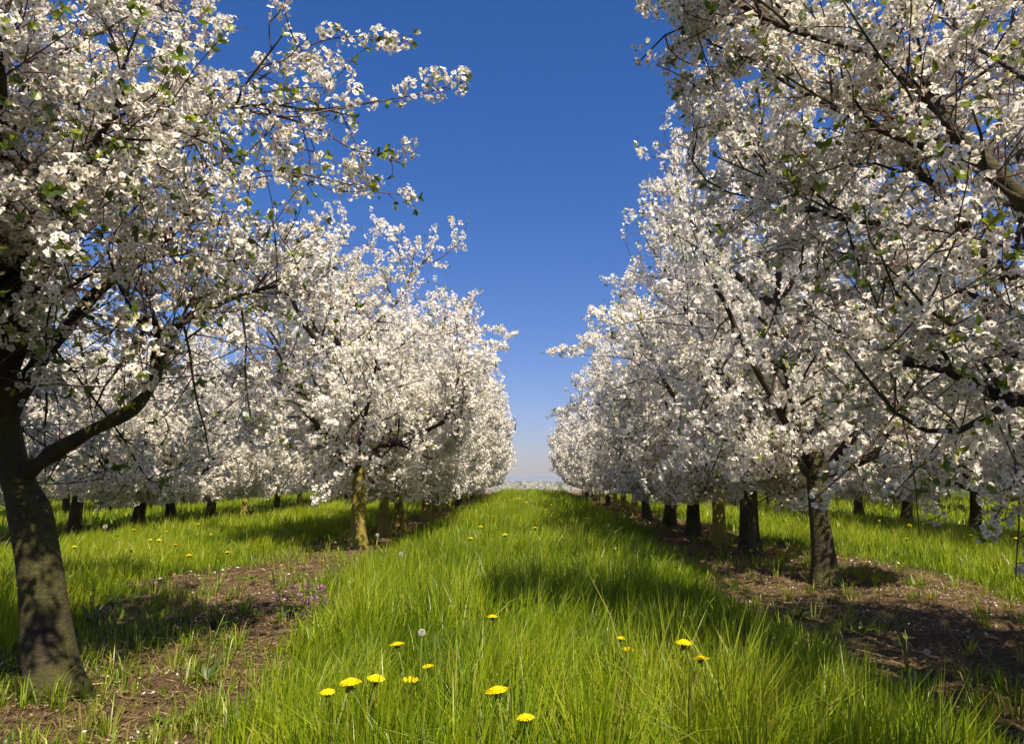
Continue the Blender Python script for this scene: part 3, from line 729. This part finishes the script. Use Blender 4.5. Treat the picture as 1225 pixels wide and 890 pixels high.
place(('mid', 0), ROWX['l2'], 8.4 * H, 4.4, (1.05, 1.05, 1.12), 'cherry tree of the second left row half hidden behind the nearest tree')
fill('l2', [6.2, 10.0, 13.9] + list(np.arange(19.6, 37, 2.2)), 'blossoming cherry tree further along the second row on the left', 'trees of the second left row')
place(('mid', 0), ROWX['r2'], 13.6 * H, 1.2, (1, 1, 1), 'cherry tree with dark trunk standing in bright grass near the right edge')
place(('mid', 3), ROWX['r2'], 16.0 * H, 3.2, (1, 1, 1), 'cherry tree with pale drooping blossom before its trunk in the second right row')
place(('mid', 2), ROWX['r2'], 18.3 * H, 0.2, (1, 1, 1), 'cherry tree with thin dark trunk just right of the flared trunk, second right row')
fill('r2', [9.0, 11.2] + list(np.arange(20.6, 37, 2.2)), 'blossoming cherry tree further along the second row on the right', 'trees of the second right row')
fill('l3', np.arange(15.5, 37, 2.3), 'blossoming cherry tree deep in the orchard on the left', 'trees deep in the left orchard')
fill('l4', np.arange(19.5, 37, 2.3), 'blossoming cherry tree deep in the orchard on the left', 'trees deep in the left orchard')
fill('r3', np.arange(15.5, 37, 2.3), 'blossoming cherry tree deep in the orchard on the right', 'trees deep in the right orchard')
fill('r4', np.arange(19.5, 37, 2.3), 'blossoming cherry tree deep in the orchard on the right', 'trees deep in the right orchard')
for i in range(12):                                      # the next orchard down the slope
    place(('far', i % 3), -16 + i * 3.7 + rnd.uniform(-.4, .4) - 4, 168 + rnd.uniform(-8, 14), rnd.uniform(0, 6), (1.25, 1.25, 0.98 + rnd.uniform(-.08, .08)), 'tiny round white tree beyond the end of the grass alley', 'far trees past the crest')
for i in range(20):
    place(('far', (i + 1) % 3), -44 + i * 4.4 + rnd.uniform(-.8, .8) - 6, 215 + rnd.uniform(-8, 20), rnd.uniform(0, 6), (1.35, 1.35, 1.0), 'tiny round white tree beyond the end of the grass alley', 'far trees past the crest')

# ------------------------------------------------------------------ grass
def soft_edge(x, y):
    return np.maximum.reduce([bare(x + a, y) for a in (-0.28, 0.0, 0.28)])

def blades(n, x0, x1, y0, y1, hgt, wid, seed, keep=None, shift=0.0, lean=0.26, dry=0.02, segs=3):
    g = np.random.default_rng(seed)
    x = g.uniform(x0, x1, n); y = g.uniform(y0, y1, n)
    if keep is not None:
        k = g.random(n) < keep(x, y); x, y = x[k], y[k]; n = len(x)
    z = terrain(x, y)
    patch = fbm(x * 1.6 + 3, y * 1.6); clump = fbm(x * 6, y * 6 + 9)
    h = hgt * (0.40 + 0.85 * patch) * (0.30 + 1.2 * clump) * (1.0 - 0.45 * soft_edge(x, y)) * g.uniform(0.55, 1.25, n)
    w = wid * g.uniform(0.6, 1.3, n)
    az = vnoise(x * 2.7 + 11, y * 2.7) * 12.6 + g.normal(0, 1.1, n); la = np.abs(g.normal(0, lean, n)) + 0.05
    la = np.where(g.random(n) < 0.14, g.uniform(0.45, 1.25, n), la)
    dx, dy = np.cos(az) * la + 0.10, np.sin(az) * la
    fa = g.uniform(0, 6.283, n); sx, sy = np.cos(fa), np.sin(fa)
    tone = np.clip(0.45 + shift + 0.8 * (patch - 0.5) + 0.35 * (clump - 0.5) + g.normal(0, 0.24, n), 0, 0.86)
    tone = np.where(g.random(n) < dry, g.uniform(0.88, 1.0, n), tone)
    lv = np.linspace(0, 1, segs + 1)
    cols = []
    for q in lv[:-1]:
        bend = q * q
        cx = x + dx * h * bend * 0.9; cy = y + dy * h * bend * 0.9; cz = z - 0.01 + h * q * (1 - 0.25 * la * q)
        hw = w * 0.5 * (1 - 0.55 * q ** 1.5)
        cols.append(np.stack([cx - sx * hw, cy - sy * hw, cz], -1)); cols.append(np.stack([cx + sx * hw, cy + sy * hw, cz], -1))
    cols.append(np.stack([x + dx * h * 0.95, y + dy * h * 0.95, z + h * (1 - 0.25 * la)], -1))
    V = np.stack(cols, 1); nv = V.shape[1]
    tri = []
    for s in range(segs - 1):
        a = 2 * s; tri += [(a, a + 1, a + 3), (a, a + 3, a + 2)]
    tri.append((nv - 3, nv - 2, nv - 1))
    F = np.array(tri)[None] + (np.arange(n) * nv)[:, None, None]
    rootdark = np.tile(np.repeat(lv, 2)[:nv], (n, 1))
    T = np.clip(tone[:, None] + 0.0 * rootdark, 0, 1)
    return V.reshape(-1, 3), F.reshape(-1, 3), T.ravel()

def lawn(name, specs, label):
    V, F, T, off = [], [], [], 0
    for s in specs:
        v, f, t_ = blades(*s[0], **s[1]); V.append(v); F.append(f + off); T.append(t_); off += len(v)
    me = mesh_from_arrays(name, np.concatenate(V), np.concatenate(F), [M_GRASS], None, {'tone': np.concatenate(T)})
    print(name, len(me.polygons))
    return tag(add_obj(name, me), label, 'grass', kind='stuff')

keep_lawn = lambda x, y: (1 - bare(x, y)) ** 2
keep_bare = lambda x, y: bare(x, y) * sstep(0.57, 0.72, fbm(x * 2.1 + 40, y * 2.1 + 7))
lawn('grass', [
    ((84000, -2.2, 2.6, 0.75, 3.6, 0.33, 0.0054, 1), dict(keep=keep_lawn)),
    ((1100, -2.2, 2.6, 1.2, 6, 0.46, 0.0045, 2), dict(keep=keep_lawn, lean=0.35, dry=0.35)), ((2600, -2.2, 2.6, 1.0, 7, 0.26, 0.013, 6), dict(keep=keep_lawn, lean=0.5, dry=0.02)), ((900, -2.2, 2.6, 5, 16, 0.38, 0.007, 7), dict(keep=keep_lawn, lean=0.25, dry=0.5)),
    ((60000, -2.3, 2.8, 3.6, 8, 0.33, 0.0068, 3), dict(keep=keep_lawn)),
    ((42000, -2.2, 2.6, 8, 16, 0.31, 0.011, 4), dict(keep=keep_lawn)),
    ((36000, -2.2, 2.6, 16, 37, 0.31, 0.02, 5), dict(keep=keep_lawn, segs=2))],
    'tall sunlit green grass filling the alley between the tree rows')
lawn('grass', [
    ((60000, -7.6, -2.6, 2.5, 12, 0.25, 0.0075, 11), dict(keep=keep_lawn, shift=0.16)),
    ((36000, -7.6, -2.6, 12, 36, 0.27, 0.016, 12), dict(keep=keep_lawn, segs=2, shift=0.16)),
    ((26000, -19, -7.2, 6, 36, 0.27, 0.022, 13), dict(keep=keep_lawn, segs=2, shift=0.16))],
    'grass on the far side of the left tree row')
lawn('grass', [
    ((60000, 3.2, 8.2, 2.5, 12, 0.25, 0.0075, 21), dict(keep=keep_lawn, shift=0.16)),
    ((36000, 3.2, 8.2, 12, 36, 0.27, 0.016, 22), dict(keep=keep_lawn, segs=2, shift=0.16)),
    ((26000, 7.8, 19, 6, 36, 0.27, 0.022, 23), dict(keep=keep_lawn, segs=2, shift=0.16))],
    'bright grass on the far side of the right tree row')
def tufts(n, x0, x1, y0, y1, per, hgt, wid, seed):
    """short grass tufts scattered over the bare soil"""
    g = np.random.default_rng(seed)
    cx = g.uniform(x0, x1, n); cy = g.uniform(y0, y1, n)
    k = g.random(n) < bare(cx, cy) * (0.12 + 0.88 * sstep(0.42, 0.68, fbm(cx * 1.4 + 40, cy * 1.4 + 7))); cx, cy = cx[k], cy[k]
    m = g.integers(per // 3, per, len(cx)); size = g.uniform(0.35, 1.2, len(cx)); dryness = g.random(len(cx))
    i = np.repeat(np.arange(len(cx)), m); n = len(i)
    az = g.uniform(0, 6.283, n); rd = np.abs(g.normal(0, 0.025, n)) * size[i]
    x = cx[i] + np.cos(az) * rd; y = cy[i] + np.sin(az) * rd; z = terrain(x, y) - 0.005
    h = hgt * size[i] * g.uniform(0.4, 1.1, n); la = g.uniform(0.1, 0.95, n); w = wid * g.uniform(0.6, 1.3, n) * (0.6 + 0.5 * size[i])
    dx, dy = np.cos(az) * la, np.sin(az) * la; fa = az + 1.57 + g.normal(0, 0.5, n); sx, sy = np.cos(fa), np.sin(fa)
    tone = np.clip(g.normal(0.4, 0.2, n), 0, 0.86); tone = np.where(g.random(n) < 0.08 + 0.5 * (dryness[i] > 0.6), g.uniform(0.86, 1.0, n), tone)
    P0 = np.stack([x, y, z], -1); S = np.stack([sx, sy, sx * 0], -1) * (w * 0.5)[:, None]
    M = P0 + np.stack([dx * h * 0.35, dy * h * 0.35, h * 0.6], -1); T = P0 + np.stack([dx * h, dy * h, h * (1 - 0.45 * la)], -1)
    V = np.stack([P0 - S, P0 + S, M - S * 0.8, M + S * 0.8, T], 1); F = np.array([(0, 1, 3), (0, 3, 2), (2, 3, 4)])[None] + (np.arange(n) * 5)[:, None, None]
    return V.reshape(-1, 3), F.reshape(-1, 3), np.repeat(tone, 5)
V, F, T, off = [], [], [], 0
for a in ((2100, -3.6, -0.7, 1.1, 9, 28, 0.16, 0.0042, 31), (2500, 0.9, 4.3, 1.1, 9, 28, 0.17, 0.0042, 32), (800, -3.6, -0.7, 1.0, 3.2, 22, 0.13, 0.0036, 35), (1600, -3.6, -1.0, 9, 32, 16, 0.17, 0.011, 33), (1800, 0.9, 4.2, 9, 32, 14, 0.17, 0.011, 34)):
    v, f, t_ = tufts(*a); V.append(v); F.append(f + off); T.append(t_); off += len(v)
me = mesh_from_arrays('sparse_grass', np.concatenate(V), np.concatenate(F), [M_GRASS], None, {'tone': np.concatenate(T)})
tag(add_obj('sparse_grass', me), 'thin short grass tufts scattered over the bare soil under the trees', 'grass', kind='stuff')

# litter on the bare strips: straw, dead leaves, fallen petals
def litter():
    g = np.random.default_rng(77); V, F, T, off = [], [], [], 0
    for n, x0, x1, y0, y1, s0 in ((34000, -3.6, -0.7, 1.2, 6, 1), (40000, 0.9, 4.4, 1.2, 7, 1), (16000, -3.6, -0.9, 6, 20, 1.7), (18000, 0.9, 4.4, 7, 20, 1.7)):
        x = g.uniform(x0, x1, n); y = g.uniform(y0, y1, n); k = g.random(n) < bare(x, y); x, y = x[k], y[k]; n = len(x)
        z = terrain(x, y) + g.uniform(0.006, 0.016, n)
        kind = g.random(n); Ls = np.where(kind < 0.5, g.uniform(0.02, 0.07, n), g.uniform(0.010, 0.024, n)) * s0; Ls = np.where(kind < 0.012, g.uniform(0.12, 0.32, n), Ls); Ws = np.where(kind < 0.012, 0.006, np.where(kind < 0.5, 0.0035, Ls * 0.5)) * (1 if s0 == 1 else 1.3)
        a = g.uniform(0, 6.283, n); tilt = g.normal(0, 0.25, n) * np.where(kind < 0.012, 0.15, 1.0)
        d = np.stack([np.cos(a), np.sin(a), tilt], -1) * Ls[:, None] * 0.5; s = np.stack([-np.sin(a), np.cos(a), g.normal(0, 0.3, n)], -1) * Ws[:, None] * 0.5
        c = np.stack([x, y, z + np.abs(tilt) * Ls * 0.5], -1)
        v = np.stack([c - d, c + s, c + d, c - s], 1); f = np.array([(0, 2, 1), (0, 3, 2)])[None] + (np.arange(n) * 4)[:, None, None] + off
        drift = fbm(x * 2.3 + 5, y * 2.3 + 31); kind = np.where((kind >= 0.955) & (drift < 0.5), 0.7, np.where((kind > 0.86) & (drift > 0.60), 0.97, kind))
        tone = np.where(kind < 0.5, g.uniform(0.2, 0.85, n), np.where(kind < 0.955, g.uniform(0, 0.75, n), g.uniform(0.93, 1.0, n)))
        V.append(v.reshape(-1, 3)); F.append(f.reshape(-1, 3)); T.append(np.repeat(tone, 4)); off += 4 * n
    me = mesh_from_arrays('plant_litter', np.concatenate(V), np.concatenate(F), [M_LITTER], None, {'tone': np.concatenate(T)}, False)
    tag(add_obj('plant_litter', me), 'dry straw, dead leaves and fallen petals on the bare soil', 'litter', kind='stuff')
litter()

# ------------------------------------------------------------------ dandelions and weeds
def stem_pts(h, lean, az, n=7):
    q = np.linspace(0, 1, n); return np.stack([math.cos(az) * lean * h * q ** 2, math.sin(az) * lean * h * q ** 2, h * q], -1)

def head_mesh(seed, R=0.026):
    rr = random.Random(seed); g = Geo()
    for ring, (r0, r1, lift, n) in enumerate(((0.2, 1.0, 0.08, 44), (0.15, 0.86, 0.18, 38), (0.1, 0.66, 0.28, 30), (0.0, 0.42, 0.34, 20))):
        for i in range(n):
            a = 6.283 * i / n + ring * 0.4 + rr.uniform(-.08, .08); e = np.array((-math.sin(a), math.cos(a), 0)); d = np.array((math.cos(a), math.sin(a), 0))
            q = rr.uniform(0.85, 1.12); w = R * 0.085
            b = d * R * r0; m_ = d * R * (r0 + r1) / 2 * q + np.array((0, 0, R * (lift + 0.06))); tp = d * R * r1 * q + np.array((0, 0, R * lift * rr.uniform(0.7, 1.1)))
            g.add([b, m_ + e * w, m_ - e * w, tp + e * w * 0.7, tp - e * w * 0.7], [(0, 2, 1), (1, 2, 4), (1, 4, 3)], rr.uniform(0.3, 1))
    return g.mesh('flower_head', [M_YELLOW], False)

def calyx_mesh(R=0.010):
    g = Geo(); v, f = tube([(0, 0, -0.014), (0, 0, -0.008), (0, 0, 0.0), (0, 0, 0.003)], [0.003, R * 0.8, R, R * 0.6], 8); g.add(v, f, 0.35)
    for i in range(9):
        a = i * 0.698; d = np.array((math.cos(a), math.sin(a), 0)); leaf(g, d * R * 0.7 + np.array((0, 0, -0.008)), d + np.array((0, 0, -0.9)), np.array((0, 0, 1.0)), 0.012, 0.0018, 0.4)
    return g.mesh('calyx', [M_STEM], False)

def dandelion(seed, h, lean, az):
    root = empty('dandelion', (0, 0, 0)); p = stem_pts(h, lean, az)
    g = Geo(); v, f = tube(p, np.full(len(p), 0.0026), 6); g.add(v, f, np.interp(np.arange(len(v)), [0, len(v)], [0.35, 0.9]))
    st = add_obj('stem', g.mesh('stem', [M_STEM]), root)
    hd = add_obj('flower_head', head_mesh(seed), root); hd.location = p[-1]; hd.rotation_euler = (rnd.uniform(-.5, .3), rnd.uniform(-.4, .4), 0)
    ca = add_obj('calyx', calyx_mesh(), hd)
    return root, p[-1]
DP = [dandelion(s, h, l, a) for s, h, l, a in ((1, 0.26, 0.15, 0.5), (2, 0.30, 0.10, 2.6), (3, 0.22, 0.22, 4.2))]
for r, _ in DP:
    KIDS[r.name] = kids_of(r)
    for c in r.children: KIDS[c.name] = kids_of(c)
used = [False] * 3
def put_dandelion(px, py, hz, label, group, k, scale=1.0):
    """head seen at photo pixel (px, py), hz metres above the soil"""
    x, y = ground_at(px, py, hz); z0 = float(terrain(x, y))
    x, y = ground_at(px, py, hz + z0); root, tip = DP[k]; s = hz / tip[2]; rz = rnd.uniform(0, 6.28)
    c, sn = math.cos(rz), math.sin(rz); tx, ty = (tip[0] * c - tip[1] * sn) * s, (tip[0] * sn + tip[1] * c) * s
    if not used[k]: used[k] = True; o = root; o.location = (x - tx, y - ty, z0); o.rotation_euler = (0, 0, rz); o.scale = (s, s, s)
    else: o = copy_tree(root, (x - tx, y - ty, z0), rz, (s, s, s))
    hs = scale / s
    for ch in o.children:
        if ch.name.startswith('flower_head'): q = rnd.uniform(0.85, 1.1); ch.scale = (hs * q, hs * q, hs * rnd.uniform(0.8, 1.3)); ch.rotation_euler = (rnd.uniform(-.12, .12), rnd.uniform(-.12, .12), rnd.uniform(0, 6))
    tag(o, label, 'flower', group)
DG = 'dandelions in the grass'
near_d = [(475, 771, .30, 'dandelion with a round yellow head left of centre, behind the pair in front', 1.0),
          (392, 828, .26, 'small yellow dandelion half closed at the left end of the front cluster', 0.75),
          (419, 817, .28, 'wide open yellow dandelion, largest of the front left cluster', 1.2),
          (450, 812, .29, 'flat yellow dandelion just right of the largest front left flower', 1.0),
          (512, 797, .22, 'yellow dandelion sunk deep in grass right of the front left cluster', 0.75),
          (491, 813, .22, 'pale yellow dandelion hidden by blades beside the front left cluster', 0.9),
          (589, 738, .30, 'flat yellow dandelion on a tall stem in the middle of the alley', 0.95),
          (595, 827, .32, 'big yellow dandelion seen side on, front centre of the alley', 1.1),
          (629, 859, .24, 'yellow dandelion partly covered by grass at the bottom centre', 0.9),
          (743, 764, .28, 'small orange yellow dandelion, upper of the close pair right of centre', 0.75),
          (751, 777, .27, 'yellow dandelion, lower of the close pair right of centre', 0.9),
          (818, 770, .33, 'bright round yellow dandelion at the edge of the right shade', 1.15),
          (838, 788, .30, 'yellow dandelion just below and right of the bright round one', 1.0),
          (563, 644, .28, 'yellow dandelion at the left edge of the alley ahead', 1.3),
          (652, 610, .28, 'yellow dandelion clump flower far ahead at the shade edge', 1.6),
          (640, 632, .28, 'yellow dandelion ahead on the sunny side of the shade', 1.5),
          (629, 601, .28, 'tiny yellow dandelion far up the alley', 1.6),
          (272, 716, .20, 'lone yellow dandelion on the bare soil of the left strip', 1.0),
          (157, 658, .24, 'yellow dandelion at the rim of the shaded grass on the left', 1.1),
          (1094, 617, .28, 'yellow dandelion on a tall stem in the right grass', 1.0),
          (1152, 622, .26, 'yellow dandelion left of a pair below the dark trunk on the right', 1.1),
          (1167, 621, .26, 'yellow dandelion right of a pair below the dark trunk on the right', 1.1),
          (1052, 623, .26, 'small yellow dandelion in the bright grass right of the flared trunk', 1.0)]
for i, (px, py, hz, lab, s) in enumerate(near_d): put_dandelion(px, py, hz, lab, DG, i % 3, s)
for i, (px, py) in enumerate(((180, 646), (190, 646), (199, 636), (237, 627), (226, 664), (272, 661), (89, 654), (210, 652), (252, 640), (160, 634), (140, 640))):
    put_dandelion(px, py, 0.24, 'small yellow dandelion in the sunny grass left of the left row', 'dandelions left of the left row', i % 3, 1.1)
for i, (px, py) in enumerate(((620, 596), (640, 594), (660, 604), (590, 618), (575, 630), (612, 606), (604, 640), (700, 620), (668, 618))):
    put_dandelion(px, py, 0.27, 'tiny yellow dandelion far ahead in the alley grass', 'far dandelions in the alley', i % 3, 1.4)
for i in range(26):
    x = rnd.uniform(3.8, 7.5); y = rnd.uniform(8, 26)
    k = i % 3; s = rnd.uniform(0.8, 1.05); o = copy_tree(DP[k][0], (x, y, float(terrain(x, y))), rnd.uniform(0, 6), (s, s, s))
    for ch in o.children:
        if ch.name.startswith('flower_head'): ch.scale = (1.2, 1.2, 1.2)
    tag(o, 'tiny yellow dandelion in the grass right of the right row', 'flower', 'dandelions right of the right row')

def clock(px, py, hz, label, R=0.022):
    x, y = ground_at(px, py, hz); z0 = float(terrain(x, y)); x, y = ground_at(px, py, hz + z0)
    root = empty('dandelion_clock', (x, y, z0)); g = Geo(); p = stem_pts(hz, 0.02, 1.0); v, f = tube(p, np.full(len(p), 0.0025), 6); g.add(v, f, 0.6)
    add_obj('stem', g.mesh('stem', [M_STEM]), root)
    g = Geo(); rr = random.Random(int(px))
    for i in range(150):
        zc = 1 - 2 * (i + .5) / 150; a = i * 2.39996; q = math.sqrt(1 - zc * zc); d = np.array((math.cos(a) * q, math.sin(a) * q, zc)); u, w, d = frame_of(d)
        c = d * R; g.add([d * R * 0.15 + u * 0.0003, d * R * 0.15 - u * 0.0003, c], [(0, 1, 2)], 0.3)
        for k in range(4):
            b = k * 0.785; e = math.cos(b) * u + math.sin(b) * w; s = -math.sin(b) * u + math.cos(b) * w
            g.add([c + e * R * 0.22 + d * R * 0.08, c + s * R * 0.02, c - e * R * 0.22 + d * R * 0.08, c - s * R * 0.02], [(0, 1, 2), (0, 2, 3)], rr.uniform(0.6, 1))
    s_ = add_obj('seed_head', g.mesh('seed_head', [M_FLUFF], False), root); s_.location = p[-1]
    tag(root, label, 'flower', 'dandelion seed heads')
clock(479, 663, 0.30, 'white fluffy dandelion seed head at the left edge of the alley', 0.016)
clock(125, 630, 0.36, 'grey round dandelion seed head in the grass right of the nearest trunk', 0.022)
clock(503, 757, 0.33, 'small closed white seed bud on a pale stem left of centre', 0.012)
clock(1109, 780, 0.26, 'small dull seed head over the shaded weeds at the lower right', 0.010)
clock(451, 640, 0.26, 'pale seed head close to the foot of the yellow mossy trunk', 0.018)

def weed(x, y, label, seed, s=1.0, stalks=0, wide=0.3):
    rr = random.Random(seed); root = empty('weed_plant', (x, y, float(terrain(x, y)) - 0.005)); g = Geo()
    for i in range(rr.randint(11, 18)):
        a = i * 2.4 + rr.uniform(-.4, .4); L_ = rr.uniform(0.05, 0.15) * s
        leaf(g, np.array((0.012 * math.cos(a), 0.012 * math.sin(a), 0.0)), np.array((math.cos(a), math.sin(a), rr.uniform(0.2, 1.8))), np.array((0, 0, 1.0)), L_, L_ * rr.uniform(0.09, 0.16), min(1, max(0, rr.gauss(0.3, 0.2))), 0, 0.45, rr.uniform(0.0, 0.6))
    add_obj('leaves', g.mesh('leaves', [M_LEAF]), root)
    for k in range(stalks):
        g = Geo(); p = stem_pts(rr.uniform(0.2, 0.34) * s, rr.uniform(0.1, 0.4), rr.uniform(0, 6)); v, f = tube(p, np.linspace(0.003, 0.0018, len(p)), 5); g.add(v, f, 0.7)
        for q in (2, 3, 4, 5):
            a = rr.uniform(0, 6); leaf(g, p[q], np.array((math.cos(a), math.sin(a), 0.6)), np.array((0, 0, 1.0)), 0.05 * s, 0.008 * s, 0.7)
        add_obj('stalk', g.mesh('stalk', [M_STEM]), root)
    tag(root, label, 'plant', 'broad leaved weeds under the trees')
wl = [(1090, 835, 'tall leaved weed with thin stalks at the lower right', 1.2, 3), (860 + 170, 760, 'low dark weed in the shade left of the tall stalked weed', 1.0, 0), (955, 740, 'small shaded weed below the flared trunk', 0.9, 1),
      (1010, 690, 'low leafy weed right of the flared trunk foot', 1.1, 0), (1095, 700, 'leafy weed on the sunlit soil right of the flared trunk', 1.1, 0), (905, 672, 'bright green sprout at the foot of the second right trunk', 0.9, 0),
      (275, 745, 'sunlit weed beside the lone dandelion on the left soil', 0.9, 1), (338, 742, 'dark leafy weed between the lone dandelion and the purple flowers', 1.1, 1), (165, 775, 'tufted pale weed right of the nearest trunk', 1.1, 1),
      (395, 735, 'weed under the purple flowers by the grass edge', 1.0, 1), (245, 830, 'fresh green weed on the soil at the lower left', 0.9, 1), (110, 745, 'leafy weed against the nearest trunk', 1.0, 2),
      (300, 700, 'low weed on the left soil before the shaded grass', 0.8, 0), (460, 690, 'weed with small leaves where the left soil meets the grass', 0.9, 1), (205, 880, 'broad leaf weed at the bottom left edge of the grass', 1.0, 0), (745, 700, 'weed with spreading leaves in the shaded alley grass', 1.2, 1)]
for i, (px, py, lab, s, st) in enumerate(wl):
    x, y = ground_at(px, py, 0.0); weed(x, y, lab, 300 + i, s, st)

def deadnettle(x, y, seed):
    rr = random.Random(seed); root = empty('purple_deadnettle', (x, y, float(terrain(x, y)))); h = rr.uniform(0.14, 0.24); p = stem_pts(h, rr.uniform(0, 0.3), rr.uniform(0, 6))
    g = Geo(); v, f = tube(p, np.full(len(p), 0.002), 4); g.add(v, f, 0.2); add_obj('stem', g.mesh('stem', [M_STEM]), root)
    g = Geo()
    for q in (2, 3, 4, 5, 6):
        for k in range(4):
            a = k * 1.57 + q * 0.78; leaf(g, p[q], np.array((math.cos(a), math.sin(a), 0.1)), np.array((0, 0, 1.0)), 0.03, 0.009, rr.uniform(0.1, 0.5))
    add_obj('leaves', g.mesh('leaves', [M_LEAF]), root)
    g = Geo()
    for k in range(14):
        a = rr.uniform(0, 6.28); z = rr.uniform(-0.05, 0.012); c = p[-1] + np.array((math.cos(a) * 0.013, math.sin(a) * 0.013, z))
        leaf(g, c, np.array((math.cos(a), math.sin(a), 0.7)), np.array((0, 0, 1.0)), 0.024, 0.008, rr.uniform(0.3, 1))
    add_obj('blossom', g.mesh('blossom', [M_PURPLE]), root)
    tag(root, 'small purple flowered deadnettle in the patch at the left edge of the grass', 'flower', 'purple deadnettles')
for i in range(14):
    x, y = ground_at(rnd.uniform(335, 392), rnd.uniform(735, 765), 0.0); deadnettle(x, y, 500 + i)
print('total tris', sum(len(o.data.polygons) for o in scn.objects if o.type == 'MESH'), 'unique', sum(len(m.polygons) for m in bpy.data.meshes), 'objs', len(scn.objects))
